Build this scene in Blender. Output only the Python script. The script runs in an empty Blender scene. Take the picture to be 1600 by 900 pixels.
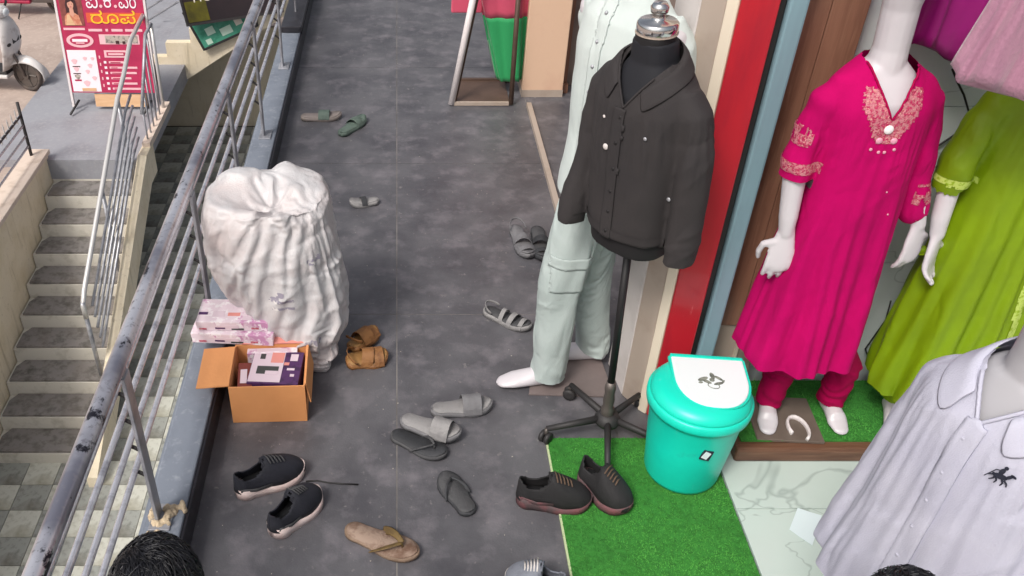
import bpy, bmesh, math, random
import numpy as np
from mathutils import Vector, Matrix, Euler, noise
R = math.radians
rnd = random.Random(7)
C = bpy.context.scene.collection
sc = bpy.context.scene

# ---------------------------------------------------------------- camera, world, sun
CAM_H, FPX, CX, PITCH = 2.5, 1396.0, 620.0, math.atan(1026 / 1396.0)
cam = bpy.data.objects.new('camera', bpy.data.cameras.new('camera')); C.objects.link(cam)
cam.location = (0, 0, CAM_H); cam.rotation_euler = (math.pi / 2 - PITCH, 0, 0)
cam.data.sensor_width = 36; cam.data.lens = 36 * FPX / 1600
cam.data.shift_x = (800 - CX) / 1600.0
cam.data.clip_start = 0.02; cam.data.clip_end = 2000
sc.camera = cam
SUN_EL, SUN_AZ = R(50), R(-142)           # azimuth measured from +y towards +x
w = bpy.data.worlds.new('World'); sc.world = w; w.use_nodes = True
nt = w.node_tree
sky = nt.nodes.new('ShaderNodeTexSky'); sky.sky_type = 'NISHITA'; sky.sun_disc = False
sky.sun_elevation = SUN_EL; sky.sun_rotation = SUN_AZ
sky.air_density = 1.0; sky.dust_density = 6.0; sky.ozone_density = 0.6
hs = nt.nodes.new('ShaderNodeHueSaturation'); hs.inputs['Saturation'].default_value = .4   # thin bright overcast
nt.links.new(sky.outputs[0], hs.inputs['Color']); nt.links.new(hs.outputs[0], nt.nodes['Background'].inputs[0])
nt.nodes['Background'].inputs[1].default_value = 0.115
sl = bpy.data.lights.new('sun', 'SUN'); sl.energy = 1.75; sl.angle = R(14); sl.color = (1, 0.95, 0.88)
so = bpy.data.objects.new('sun', sl); C.objects.link(so)
sd = Vector((math.sin(SUN_AZ) * math.cos(SUN_EL), math.cos(SUN_AZ) * math.cos(SUN_EL), math.sin(SUN_EL)))
so.rotation_euler = sd.to_track_quat('Z', 'Y').to_euler()
sc.view_settings.view_transform = 'Standard'; sc.view_settings.look = 'None'
sc.view_settings.exposure = 0.22; sc.view_settings.gamma = 1

# ---------------------------------------------------------------- helpers
cP, sP = math.cos(PITCH), math.sin(PITCH)
def ray(px, py):
    v = py - 450.0
    return Vector(((px - CX), FPX * cP - v * sP, -(FPX * sP + v * cP)))
def at(px, py, z=0.0):                   # where a sight line meets the level z
    d = ray(px, py); t = (z - CAM_H) / d.z
    return Vector((d.x * t, d.y * t, z))
def aty(px, py, Y):                      # where a sight line meets the plane y = Y
    d = ray(px, py); t = Y / d.y
    return Vector((d.x * t, Y, CAM_H + d.z * t))

def hexl(h):
    h = h.lstrip('#'); r = []
    for i in (0, 2, 4):
        c = int(h[i:i + 2], 16) / 255
        r.append(c / 12.92 if c <= .04045 else ((c + .055) / 1.055) ** 2.4)
    return tuple(r)

def mat(name, col, rough=.6, metal=0, n1=None, n2=None, bump=None, sheen=0, coat=0, spec=.5, sss=0, bump2=None, n3=None):
    """n1, n2 = (scale, other colour, low, high[, detail[, axis scale]]): noise mixes of the base colour; bump = (scale, strength[, axis scale])"""
    m = bpy.data.materials.new(name); m.use_nodes = True
    t = m.node_tree; N = t.nodes; L = t.links; b = N['Principled BSDF']
    tc = N.new('ShaderNodeTexCoord')
    def vec(ax):
        if not ax: return tc.outputs['Object']
        mp = N.new('ShaderNodeMapping'); mp.inputs['Scale'].default_value = ax
        L.new(tc.outputs['Object'], mp.inputs[0]); return mp.outputs[0]
    c0 = N.new('ShaderNodeRGB'); c0.outputs[0].default_value = (*col, 1); cur = c0.outputs[0]
    for n in (n1, n2, n3):
        if not n: continue
        tx = N.new('ShaderNodeTexNoise'); tx.inputs['Scale'].default_value = n[0]
        tx.inputs['Detail'].default_value = n[4] if len(n) > 4 else 6
        tx.inputs['Roughness'].default_value = .62
        L.new(vec(n[5] if len(n) > 5 else None), tx.inputs['Vector'])
        rp = N.new('ShaderNodeMapRange'); rp.inputs[1].default_value = n[2]; rp.inputs[2].default_value = n[3]
        L.new(tx.outputs[0], rp.inputs[0])
        mx = N.new('ShaderNodeMix'); mx.data_type = 'RGBA'
        L.new(rp.outputs[0], mx.inputs[0]); L.new(cur, mx.inputs[6]); mx.inputs[7].default_value = (*n[1], 1)
        cur = mx.outputs[2]
    L.new(cur, b.inputs['Base Color'])
    b.inputs['Roughness'].default_value = rough; b.inputs['Metallic'].default_value = metal
    b.inputs['Specular IOR Level'].default_value = spec
    if sheen: b.inputs['Sheen Weight'].default_value = sheen
    if coat: b.inputs['Coat Weight'].default_value = coat
    if sss:
        b.inputs['Subsurface Weight'].default_value = sss; b.inputs['Subsurface Radius'].default_value = (.02, .02, .02)
    prev = None
    for bp in (bump, bump2):
        if not bp: continue
        tx = N.new('ShaderNodeTexNoise'); tx.inputs['Scale'].default_value = bp[0]; tx.inputs['Detail'].default_value = 5
        L.new(vec(bp[2] if len(bp) > 2 else None), tx.inputs['Vector'])
        bn = N.new('ShaderNodeBump'); bn.inputs['Strength'].default_value = bp[1]; bn.inputs['Distance'].default_value = .01
        L.new(tx.outputs[0], bn.inputs['Height'])
        if prev: L.new(prev, bn.inputs['Normal'])
        prev = bn.outputs[0]
    if prev: L.new(prev, b.inputs['Normal'])
    return m

class MB:
    def __init__(s): s.v = []; s.f = []
    def add(s, vs, fs):
        k = len(s.v); s.v += [tuple(p) for p in vs]; s.f += [tuple(i + k for i in f) for f in fs]; return s
    def box(s, c, size, rot=None, taper=1.0):
        hx, hy, hz = [a / 2 for a in size]; vs = []
        for z in (-1, 1):
            k = taper if z > 0 else 1
            for x, y in ((-1, -1), (1, -1), (1, 1), (-1, 1)):
                p = Vector((x * hx * k, y * hy * k, z * hz))
                if rot: p = Euler(rot).to_matrix() @ p
                vs.append(p + Vector(c))
        return s.add(vs, [(3, 2, 1, 0), (4, 5, 6, 7), (0, 1, 5, 4), (1, 2, 6, 5), (2, 3, 7, 6), (3, 0, 4, 7)])
    def loft(s, rings, cap=True, closed=True):
        n = len(rings[0]); vs = [p for r in rings for p in r]; fs = []
        for i in range(len(rings) - 1):
            for j in range(n if closed else n - 1):
                a, b = i * n + j, i * n + (j + 1) % n
                fs.append((a, b, b + n, a + n))
        if cap: fs += [tuple(reversed(range(n))), tuple(range((len(rings) - 1) * n, len(rings) * n))]
        return s.add(vs, fs)
    def tube(s, pts, rad, seg=10, cap=True, ref=None, round_ends=False):
        pts = [Vector(p) for p in pts]
        if not isinstance(rad, (list, tuple)): rad = [rad] * len(pts)
        rad = list(rad)
        if round_ends:
            def ends(P, Q, r):
                r0 = r if not isinstance(r, tuple) else max(r)
                d = (P - Q).normalized()
                return [(P + d * r0 * q, (r * k if not isinstance(r, tuple) else (r[0] * k, r[1] * k))) for q, k in ((.45, .88), (.8, .58), (.97, .2))]
            a = ends(pts[0], pts[1], rad[0]); b = ends(pts[-1], pts[-2], rad[-1])
            pts = [p for p, _ in reversed(a)] + pts + [p for p, _ in b]
            rad = [r for _, r in reversed(a)] + rad + [r for _, r in b]
        d0 = (pts[1] - pts[0]).normalized()
        side = Vector(ref) if ref else (Vector((0, 0, 1)) if abs(d0.z) < .9 else Vector((1, 0, 0)))
        rings = []
        for i, p in enumerate(pts):
            d = (pts[min(i + 1, len(pts) - 1)] - pts[max(i - 1, 0)])
            if d.length < 1e-9: d = d0
            d.normalize()
            a = side - d * side.dot(d)
            if a.length < 1e-6: a = d.orthogonal()
            a.normalize(); b = d.cross(a); side = a if not ref else Vector(ref)
            r = rad[i]; ra, rb = r if isinstance(r, tuple) else (r, r)
            rings.append([p + a * ra * math.cos(2 * math.pi * k / seg) + b * rb * math.sin(2 * math.pi * k / seg) for k in range(seg)])
        return s.loft(rings, cap)
    def ell(s, c, r, rot=None, nu=16, nv=10):
        M = Euler(rot).to_matrix() if rot else Matrix.Identity(3)
        c = Vector(c); vs = [c + M @ Vector((0, 0, -r[2]))]; fs = []
        for i in range(1, nv):
            a = -math.pi / 2 + math.pi * i / nv
            for j in range(nu):
                b = 2 * math.pi * j / nu
                vs.append(c + M @ Vector((r[0] * math.cos(a) * math.cos(b), r[1] * math.cos(a) * math.sin(b), r[2] * math.sin(a))))
        vs.append(c + M @ Vector((0, 0, r[2]))); last = len(vs) - 1
        for j in range(nu):
            fs.append((0, 1 + (j + 1) % nu, 1 + j))
            k = 1 + (nv - 2) * nu; fs.append((last, k + j, k + (j + 1) % nu))
            for i in range(nv - 2):
                a = 1 + i * nu; fs.append((a + j, a + (j + 1) % nu, a + nu + (j + 1) % nu, a + nu + j))
        return s.add(vs, fs)
    def lathe(s, prof, c=(0, 0, 0), seg=32, cap=True):
        return s.loft([[(c[0] + r * math.cos(2 * math.pi * k / seg), c[1] + r * math.sin(2 * math.pi * k / seg), c[2] + z) for k in range(seg)] for r, z in prof], cap)
    def prism(s, poly, z0, z1):
        n = len(poly); vs = [(x, y, z0) for x, y in poly] + [(x, y, z1) for x, y in poly]
        return s.add(vs, [tuple(reversed(range(n))), tuple(range(n, 2 * n))] + [(i, (i + 1) % n, n + (i + 1) % n, n + i) for i in range(n)])
    def xform(s, M): s.v = [tuple(M @ Vector(p)) for p in s.v]; return s
    def mesh(s, name='m'):
        me = bpy.data.meshes.new(name); me.from_pydata(s.v, [], s.f); me.update(); return me
    def build(s, name, m, parent=None, smooth=False, bevel=0, loc=None, rot=None, subs=0, solid=0):
        return put(name, s.mesh(name), m, parent, smooth, bevel, loc, rot, subs, solid)

def put(name, me, m, parent=None, smooth=False, bevel=0, loc=None, rot=None, subs=0, solid=0):
    o = bpy.data.objects.new(name, me); C.objects.link(o)
    if m:
        me.materials.clear()
        for k in (m if isinstance(m, (list, tuple)) else [m]): me.materials.append(k)
    if smooth: me.polygons.foreach_set('use_smooth', [True] * len(me.polygons))
    if parent: o.parent = parent
    if loc is not None: o.location = loc
    if rot is not None: o.rotation_euler = rot
    if solid:
        md = o.modifiers.new('t', 'SOLIDIFY'); md.thickness = solid; md.offset = 0
    if bevel:
        md = o.modifiers.new('b', 'BEVEL'); md.width = bevel; md.segments = 2; md.limit_method = 'ANGLE'; md.angle_limit = R(40)
    if subs:
        md = o.modifiers.new('s', 'SUBSURF'); md.levels = subs; md.render_levels = subs
    return o
def tag(o, label=None, cat=None, group=None, kind=None):
    if label: o['label'] = label
    if cat: o['category'] = cat
    if group: o['group'] = group
    if kind: o['kind'] = kind
    return o
def thing(name, label, cat, loc=(0, 0, 0), rz=0, group=None, rot=None):
    o = bpy.data.objects.new(name, None); C.objects.link(o); o.location = loc
    o.rotation_euler = rot if rot else (0, 0, rz); o.empty_display_size = .1
    return tag(o, label, cat, group)

def nz(p, s, k=0): return noise.noise(Vector((p[0] * s + k * 7.3, p[1] * s - k * 3.1, p[2] * s + k * 5.7)))
from mathutils.bvhtree import BVHTree
def remesh(mb, voxel, smooth=3, disp=None, cut=None, snap=None):
    """one continuous skin round everything in mb; disp(p, n) pushes along the normal, cut(p, n) opens holes"""
    o = bpy.data.objects.new('tmp', mb.mesh('tmp')); C.objects.link(o)
    r = o.modifiers.new('r', 'REMESH'); r.mode = 'VOXEL'; r.voxel_size = voxel
    if smooth:
        q = o.modifiers.new('s', 'SMOOTH'); q.factor = .5; q.iterations = smooth
    dg = bpy.context.evaluated_depsgraph_get(); dg.update()
    me = bpy.data.meshes.new_from_object(o.evaluated_get(dg))
    bpy.data.objects.remove(o)
    if disp:
        for v in me.vertices: pass
        ns = [v.normal.copy() for v in me.vertices]
        for v, n in zip(me.vertices, ns):
            d = disp(v.co, n)
            v.co = v.co + (d if isinstance(d, Vector) else n * d)
        me.update()
    if cut:
        bm = bmesh.new(); bm.from_mesh(me)
        kill = [f for f in bm.faces if cut(f.calc_center_median(), f.normal)]
        bmesh.ops.delete(bm, geom=kill, context='FACES')
        if snap:
            for v in bm.verts:
                if v.is_boundary:
                    f = snap(v.co)
                    if abs(f) < 2.2 * voxel: v.co.z -= f
        bm.to_mesh(me); bm.free()
    return me
import time
def inset(me, d, keep=None):
    """a slightly smaller copy: the body the cloth comes to rest on"""
    q = me.copy()
    for v in me.vertices: q.vertices[v.index].co = v.co - v.normal * d
    q.update(); return q
def drape(me, inner, frames=16, shrink=-.05, pin=None, bend=.05, tension=15, quality=3, cdist=.002, grav=1.0):
    """let the cloth settle on the body inside it, so that the folds are those of real cloth"""
    t0 = time.time()
    sc.frame_start = 1; sc.frame_end = frames + 1; sc.gravity = (0, 0, -9.81)
    o = bpy.data.objects.new('settling', me); C.objects.link(o)
    c = bpy.data.objects.new('rest', inner); C.objects.link(c)
    c.modifiers.new('c', 'COLLISION'); c.collision.thickness_outer = .003; c.collision.cloth_friction = 25
    if pin:
        vg = o.vertex_groups.new(name='pin')
        for v in me.vertices:
            w_ = pin(v.co)
            if w_ > 0: vg.add([v.index], min(1, w_), 'REPLACE')
    md = o.modifiers.new('cloth', 'CLOTH'); st = md.settings
    st.quality = quality; st.mass = .15; st.tension_stiffness = tension; st.compression_stiffness = tension; st.shear_stiffness = 5; st.bending_stiffness = bend
    st.tension_damping = 10; st.compression_damping = 10; st.shear_damping = 10; st.air_damping = 4
    st.shrink_min = shrink; st.effector_weights.gravity = grav
    if pin: st.vertex_group_mass = 'pin'
    md.collision_settings.use_collision = True; md.collision_settings.distance_min = cdist; md.collision_settings.collision_quality = 2
    md.point_cache.frame_start = 1; md.point_cache.frame_end = frames + 1
    for f in range(1, frames + 2): sc.frame_set(f)
    r_ = bpy.data.meshes.new_from_object(o.evaluated_get(bpy.context.evaluated_depsgraph_get()))
    bpy.data.objects.remove(o); bpy.data.objects.remove(c); sc.frame_set(1)
    print('settled', len(r_.vertices), 'points in %.1f s' % (time.time() - t0))
    return r_
def patch(me, fn, off, name):
    """a thin piece that lies on a garment: the faces fn picks, lifted by off"""
    keep = [p for p in me.polygons if fn(p.center, p.normal)]
    idx = {}; vs = []; fs = []
    for p in keep:
        f = []
        for i in p.vertices:
            if i not in idx:
                v = me.vertices[i]; idx[i] = len(vs); vs.append(tuple(v.co + v.normal * off))
            f.append(idx[i])
        fs.append(f)
    m2 = bpy.data.meshes.new(name); m2.from_pydata(vs, [], fs); m2.update(); return m2
def collar(me, m, parent, nr, zn, zf, c0, w0, w1, end=R(152), gap=.007, yf=0.0):
    """a folded collar: from the neck line down on to the garment, one mesh per side"""
    bv = BVHTree.FromPolygons([v.co for v in me.vertices], [tuple(p.vertices) for p in me.polygons])
    for s in (-1, 1):
        rings = []
        for i in range(13):
            u = i / 12; ang = R(90) + s * end * u
            x, y = c0[0] + nr[0] * math.cos(ang), c0[1] + nr[1] * math.sin(ang) - yf * u ** 2
            z = zn + (zf - zn) * u ** 1.6; wd = w0 + (w1 - w0) * u ** 2
            row = [Vector((x, y, z))]; o = Vector((math.cos(ang), math.sin(ang), 0))
            if u > .6: o = (o + Vector((-s * .35 * (u - .6), -.5 * (u - .6), 0))).normalized()
            for f in (.12, .35, .65, 1.0):
                q = Vector((x, y, z)) + o * wd * f * .75 - Vector((0, 0, 1)) * wd * f * .75
                h, nn, _, dd = bv.find_nearest(q)
                if (q - h).dot(nn) < gap or f > .5: q = h + nn * gap * (1 if f > .2 else 1.6)
                row.append(q)
            rings.append(row)
        MB().loft(rings, cap=False, closed=False).build('lapel', m, parent, smooth=True, solid=.004, subs=1)
def piping(me, m, parent, x0, b, k, zt, r=.0035, name='neck_piping'):
    bv = BVHTree.FromPolygons([v.co for v in me.vertices], [tuple(p.vertices) for p in me.polygons]); pts = []
    n = 14; xm = (zt - b) / k
    for i in range(2 * n + 1):
        u = (i - n) / n; x = x0 + u * xm; z = b + abs(u) * xm * k
        h = bv.ray_cast(Vector((x, -1, z - .004)), Vector((0, 1, 0)))[0]
        if h is None: h = bv.find_nearest(Vector((x, -.05, z)))[0]
        pts.append((h.x, h.y, h.z + .003))
    return MB().tube(pts, r, 6).build(name, m, parent, smooth=True)
def creases(me, N, seed, a, w_, L, dirv=None, spread=.5, where=None, both=.35):
    """sharp thin folds: N cusped ridges or valleys at random places, running roughly along dirv"""
    n = len(me.vertices); co = np.empty(n * 3); me.vertices.foreach_get('co', co); co = co.reshape(-1, 3)
    nm = np.empty(n * 3); me.vertex_normals.foreach_get('vector', nm); nm = nm.reshape(-1, 3)
    r = np.random.RandomState(seed); d = np.zeros(n); got = 0
    for _ in range(N * 6):
        if got >= N: break
        k = r.randint(n); p0, n0 = co[k], nm[k]
        if where and not where(p0, n0): continue
        got += 1
        t = np.array(dirv(p0) if callable(dirv) else dirv, float) if dirv is not None else r.normal(0, 1, 3)
        t = t / (np.linalg.norm(t) + 1e-9) + r.normal(0, spread, 3) * (.58); t -= n0 * t.dot(n0); t /= np.linalg.norm(t) + 1e-9
        b = np.cross(n0, t); q = co - p0; lt, lb = q @ t, q @ b; ln = q @ n0
        bend = r.uniform(-2.5, 2.5); lb = lb + bend * lt * lt
        l_ = L * r.uniform(.5, 1.6); ww = w_ * r.uniform(.6, 1.5)
        g_ = np.exp(-(lt / l_) ** 2) * np.exp(-np.abs(lb) / ww) * np.exp(-(ln / (l_ * .9)) ** 2) * (nm @ n0 > .1)
        d += g_ * a * r.uniform(.5, 1.4) * (-1 if r.uniform() < both else 1)
    co += nm * d[:, None]; me.vertices.foreach_set('co', co.ravel()); me.update(); return me
def crumple(p, s_, k=0):
    """sharp soft-sided folds"""
    a = 1 - abs(nz(p, s_, k)) * 2.6
    return a * abs(a)
def text(body, size, m, parent, loc, rot, align='CENTER', xs=1.0, ext=.0015, name='lettering'):
    c = bpy.data.curves.new('t', 'FONT'); c.body = body; c.size = size; c.align_x = align; c.align_y = 'CENTER'; c.extrude = ext
    o = bpy.data.objects.new('t', c); C.objects.link(o)
    dg = bpy.context.evaluated_depsgraph_get(); dg.update()
    me = bpy.data.meshes.new_from_object(o.evaluated_get(dg)); bpy.data.objects.remove(o)
    for v in me.vertices: v.co.x *= xs
    return put(name, me, m, parent, loc=loc, rot=rot)

# ---------------------------------------------------------------- materials
M = {}
M['granite'] = mat('dark granite', hexl('#5f5e62'), .42, n1=(3.2, hexl('#4b4a4f'), .40, .64, 10), n2=(7, hexl('#79757a'), .5, .76, 12), n3=(30, hexl('#8a8584'), .62, .76, 8), bump=(140, .15), bump2=(16, .2), spec=.5)
M['grout'] = mat('grout', hexl('#8f8a86'), .9, n1=(3, hexl('#6a6663'), .4, .6))
M['kerbtop'] = mat('grey kerb paint', hexl('#7b828e'), .6, n1=(6, hexl('#676e7a'), .45, .75), n2=(30, hexl('#9aa0a9'), .55, .8), bump=(60, .12))
M['kerbside'] = mat('black granite skirting', hexl('#26252b'), .35, n1=(20, hexl('#3a383e'), .5, .75))
M['steel'] = mat('brushed steel', hexl('#e2e2ea'), .26, .7, n1=(8, hexl('#8d8d9a'), .5, .75, 6, (1, 3, 1)), bump=(60, .05))
M['wornsteel'] = mat('worn steel', hexl('#dcdce4'), .28, .7, n1=(3.0, hexl('#8f8f9c'), .42, .62, 4), n2=(17, hexl('#34333c'), .595, .64, 9, (1, .7, 1)), n3=(60, hexl('#9a98a2'), .55, .7))
M['greysteel'] = mat('grey steel', hexl('#b4b5bb'), .42, .5, n1=(9, hexl('#83848a'), .45, .7))
M['whitesteel'] = mat('pale steel pipe', hexl('#d8d6d4'), .4, .5)
M['cream'] = mat('cream wall paint', hexl('#ecdfc6'), .8, n1=(3, hexl('#d9c9a8'), .45, .8), n3=(5, hexl('#b8a98a'), .56, .8, 6, (3, 3, .35)), n2=(25, hexl('#b8ab90'), .6, .85), bump=(40, .1))
M['creamcap'] = mat('cream cap', hexl('#dccbbd'), .75, n1=(8, hexl('#bba694'), .5, .8), bump=(40, .15))
M['riser'] = mat('pale riser', hexl('#dad5ca'), .7, n1=(7, hexl('#b0aa9c'), .5, .8), bump=(50, .1))
M['tread'] = mat('grey tread tile', hexl('#8a8582'), .6, n1=(12, hexl('#57544f'), .45, .7), n2=(3, hexl('#7d756e'), .5, .8), bump=(90, .1))
M['pale_tile'] = mat('pale court tile', hexl('#cfcfc4'), .45, n1=(2, hexl('#8e8770'), .5, .72), n2=(20, hexl('#a3a293'), .5, .8))
M['grey_tile'] = mat('grey court tile', hexl('#a3a59f'), .45, n1=(2, hexl('#665f50'), .5, .72), n2=(20, hexl('#6d6e67'), .5, .8))
M['road'] = mat('dusty road', hexl('#b5a49a'), .95, n1=(1.3, hexl('#a08f86'), .42, .7), n2=(18, hexl('#c4b3a8'), .5, .8), bump=(30, .25))
M['paving'] = mat('grey street paving', hexl('#97989f'), .75, n1=(2.2, hexl('#86848a'), .45, .75), n2=(22, hexl('#a3a3a8'), .5, .8), bump=(60, .1))
M['redpaint'] = mat('red gloss panel', hexl('#b41c2b'), .35, n1=(4, hexl('#98172a'), .45, .75, 6, (3, 3, .6)), n2=(30, hexl('#c75a60'), .68, .76, 8, (2, 2, .3)), coat=.2)
M['black'] = mat('black', hexl('#161416'), .5)
M['bluestrip'] = mat('blue grey strip', hexl('#7d9ba6'), .5, n1=(5, hexl('#6f8791'), .45, .75, 5, (1, 1, .2)))
M['wood'] = mat('brown laminate', hexl('#8a6350'), .45, n1=(4, hexl('#664335'), .42, .7, 6, (9, 9, .6)), n2=(8, hexl('#9d7660'), .5, .8, 6, (9, 9, .6)))
M['woodedge'] = mat('brown laminate edge', hexl('#6b4a38'), .45, n1=(4, hexl('#4e3327'), .42, .7, 6, (.8, 9, 9)), n2=(9, hexl('#80604c'), .5, .8, 6, (.6, 9, 9)))
M['pierwhite'] = mat('white pier paint', hexl('#cfc8c6'), .7, n1=(5, hexl('#bcb4b0'), .5, .8))
M['pierbeige'] = mat('beige pier', hexl('#ab9c90'), .7, n1=(5, hexl('#9b8a7c'), .5, .8))
M['piercream'] = mat('cream pier', hexl('#dccfbc'), .7)
M['peach'] = mat('peach wall paint', hexl('#dcb99e'), .8, n1=(4, hexl('#cfa68e'), .5, .8), bump=(50, .1))
M['brownwall'] = mat('grey brown doorway', hexl('#8c7b73'), .8, n1=(3, hexl('#7a6a63'), .45, .7))  # grey brown colour of the wall past the pillar
M['turf'] = mat('artificial turf', hexl('#4a9a3a'), .85, n1=(4, hexl('#2c7427'), .42, .62, 8), n2=(60, hexl('#57a043'), .5, .8))
M['turfbase'] = mat('turf backing', hexl('#35802e'), .9, n1=(50, hexl('#276420'), .4, .7))
M['hem'] = mat('pale hem', hexl('#b9c69a'), .8)
M['teal'] = mat('turquoise plastic', hexl('#16d6bd'), .36, n1=(3, hexl('#12c3ad'), .4, .7), n2=(26, hexl('#5fcdbf'), .66, .78, 8, (1, 1, .25)), n3=(9, hexl('#2fa99a'), .62, .85), spec=.5, bump=(25, .02))
M['lidwhite'] = mat('white lid plastic', hexl('#dfe8ea'), .4)
M['mannequin'] = mat('white mannequin gloss', hexl('#cbc6cb'), .35, n1=(3, hexl('#bfb9bf'), .5, .8))
M['mannequin_grey'] = mat('grey mannequin gloss', hexl('#a9a8ad'), .4)
M['pink'] = mat('pink kurta cotton', hexl('#b6005c'), .9, spec=.15, bump=(500, .12), n1=(2.5, hexl('#a00052'), .45, .75))
M['pinkleg'] = mat('pink leggings', hexl('#9e0044'), .9, spec=.15, bump=(500, .1))
M['gold'] = mat('gold embroidery', hexl('#c47a84'), .6, n1=(120, hexl('#b01a52'), .46, .56), n2=(190, hexl('#d9ad94'), .58, .66), bump=(200, .6))
M['pearl'] = mat('white button', hexl('#f0e8ea'), .25)
M['pinkpearl'] = mat('pink bead', hexl('#dd9cb0'), .3)
M['lime'] = mat('olive green satin', hexl('#7a9604'), .5, spec=.35, n1=(3, hexl('#6b8206'), .4, .7), bump=(300, .06))
M['lime_trim'] = mat('lime trim', hexl('#b9cc63'), .7, n1=(80, hexl('#8aa60a'), .5, .6))
M['purple'] = mat('deep magenta satin', hexl('#93086f'), .5, sheen=.05, n1=(4, hexl('#6f0552'), .45, .7))
M['mauve'] = mat('mauve net', hexl('#a9798f'), .8, sheen=.4, n1=(6, hexl('#93667d'), .4, .7, 6, (6, 6, 1)), bump=(120, .3))
M['jacket'] = mat('charcoal jacket cloth', hexl('#2f2b2c'), .85, bump=(400, .2), n1=(4, hexl('#292628'), .45, .7))
M['formblack'] = mat('black form cloth', hexl('#151316'), .8)
M['navytee'] = mat('black inner shirt', hexl('#17181f'), .8)
M['mint'] = mat('mint cotton', hexl('#afbab8'), .9, bump=(350, .2), n1=(4, hexl('#a2aeac'), .42, .7))
M['mintshirt'] = mat('pale mint shirt', hexl('#c9d2d0'), .85, bump=(350, .18), n1=(3, hexl('#bcc7c5'), .42, .7))
M['shirt'] = mat('white shirt cotton', hexl('#bcbccb'), .85, bump=(350, .2), n1=(3, hexl('#b1b1c3'), .42, .7))
M['ink'] = mat('dark navy thread', hexl('#1d2030'), .7)
M['sack'] = mat('white woven sack', hexl('#c4c2c4'), .42, n1=(3, hexl('#bfb2b1'), .45, .7), n2=(11, hexl('#9f9b9d'), .6, .8), bump=(160, .25), bump2=(9, .5))
def crinkle(m, scale, strength):
    """facets of crumpled film added to a material's normal"""
    t = m.node_tree; N, L = t.nodes, t.links; b = N['Principled BSDF']; prev = b.inputs['Normal'].links[0].from_socket
    tc = N.new('ShaderNodeTexCoord'); ns = N.new('ShaderNodeTexNoise'); ns.inputs['Scale'].default_value = scale * .5
    L.new(tc.outputs['Object'], ns.inputs['Vector'])
    mx = N.new('ShaderNodeMix'); mx.data_type = 'VECTOR'; mx.inputs[0].default_value = .18; L.new(tc.outputs['Object'], mx.inputs[4]); L.new(ns.outputs[1], mx.inputs[5])
    for k in (1, 2.3):
        vo = N.new('ShaderNodeTexVoronoi'); vo.feature = 'F1'; vo.inputs['Scale'].default_value = scale * k; L.new(mx.outputs[1], vo.inputs['Vector'])
        bn = N.new('ShaderNodeBump'); bn.inputs['Strength'].default_value = strength; bn.inputs['Distance'].default_value = .012 / k
        L.new(vo.outputs['Distance'], bn.inputs['Height']); L.new(prev, bn.inputs['Normal']); prev = bn.outputs[0]
    L.new(prev, b.inputs['Normal'])
crinkle(M['sack'], 9, .32)
M['sackprint'] = mat('sack print', hexl('#8f8a99'), .6, n1=(40, hexl('#d6d2d0'), .5, .6))
M['card'] = mat('orange brown cardboard', hexl('#d8955f'), .8, n1=(3, hexl('#cb8852'), .45, .75), bump=(60, .08))
M['cardin'] = mat('dark red card', hexl('#7a3a33'), .85)  # dark red card of the carton liner, one booklet and the support box
M['boxpink'] = mat('pale pink box', hexl('#e0cfd8'), .6, n1=(12, hexl('#c58fb4'), .53, .60, 3), n2=(26, hexl('#ece4e8'), .52, .58))
M['salmon'] = mat('salmon flap', hexl('#dc8f86'), .7)
M['purplebox'] = mat('purple box print', hexl('#4f2c5c'), .5, n1=(30, hexl('#3b2147'), .5, .6))
M['boxwhite'] = mat('box print white', hexl('#d9c6d0'), .5)
M['boxdark'] = mat('box print dark', hexl('#3f4240'), .5)
M['hair'] = mat('black hair', hexl('#15151a'), .38, n1=(60, hexl('#26272e'), .4, .7), spec=.6)
M['skin'] = mat('brown skin', hexl('#8a5a41'), .5, sss=.05)
M['darkcloth'] = mat('dark cloth', hexl('#2f3440'), .85)
M['greycloth'] = mat('grey cloth', hexl('#55565c'), .85)
M['rubber'] = mat('tyre rubber', hexl('#4a4340'), .85, n1=(8, hexl('#6d5f57'), .45, .7))
M['scwhite'] = mat('white scooter paint', hexl('#d3cfcd'), .3, n1=(7, hexl('#aaa29c'), .55, .7), coat=.4)
M['scred'] = mat('red scooter paint', hexl('#a01640'), .3, n1=(7, hexl('#7d1034'), .55, .75), coat=.4)
M['darkplastic'] = mat('dark plastic', hexl('#2c2a2b'), .6)
M['grime'] = mat('grey engine metal', hexl('#6b6460'), .5, .6)
M['glass'] = mat('headlamp glass', hexl('#d8dde0'), .1)
M['signblack'] = mat('black sign sheet', hexl('#241d22'), .45, n1=(3, hexl('#2f2428'), .4, .7))
M['signolive'] = mat('olive sign print', hexl('#5e5a14'), .5, n1=(5, hexl('#3d3a14'), .4, .7))
M['signteal'] = mat('teal sign print', hexl('#4c9a82'), .5, n1=(12, hexl('#3a8a70'), .5, .6))
M['signmint'] = mat('mint sign print', hexl('#c5e0cf'), .5)
M['signwhite'] = mat('white sign print', hexl('#e3dccf'), .5)
M['banred'] = mat('crimson flex print', hexl('#b82a56'), .5, n1=(4, hexl('#a31f4b'), .4, .7))
M['banorange'] = mat('orange flex print', hexl('#d5573a'), .5)
M['banpink'] = mat('pale pink flex print', hexl('#e8b9c0'), .5)
M['banwhite'] = mat('white flex print', hexl('#f0e4ea'), .5)
M['banyellow'] = mat('yellow flex print', hexl('#f2c02a'), .5)
M['banbrown'] = mat('brown photo print', hexl('#7a3f3a'), .5, n1=(10, hexl('#94544a'), .45, .65))
M['banskin'] = mat('skin photo print', hexl('#d29a86'), .5)
M['bansari'] = mat('sari photo print', hexl('#c2775c'), .5, n1=(14, hexl('#d99d80'), .45, .6))
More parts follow.
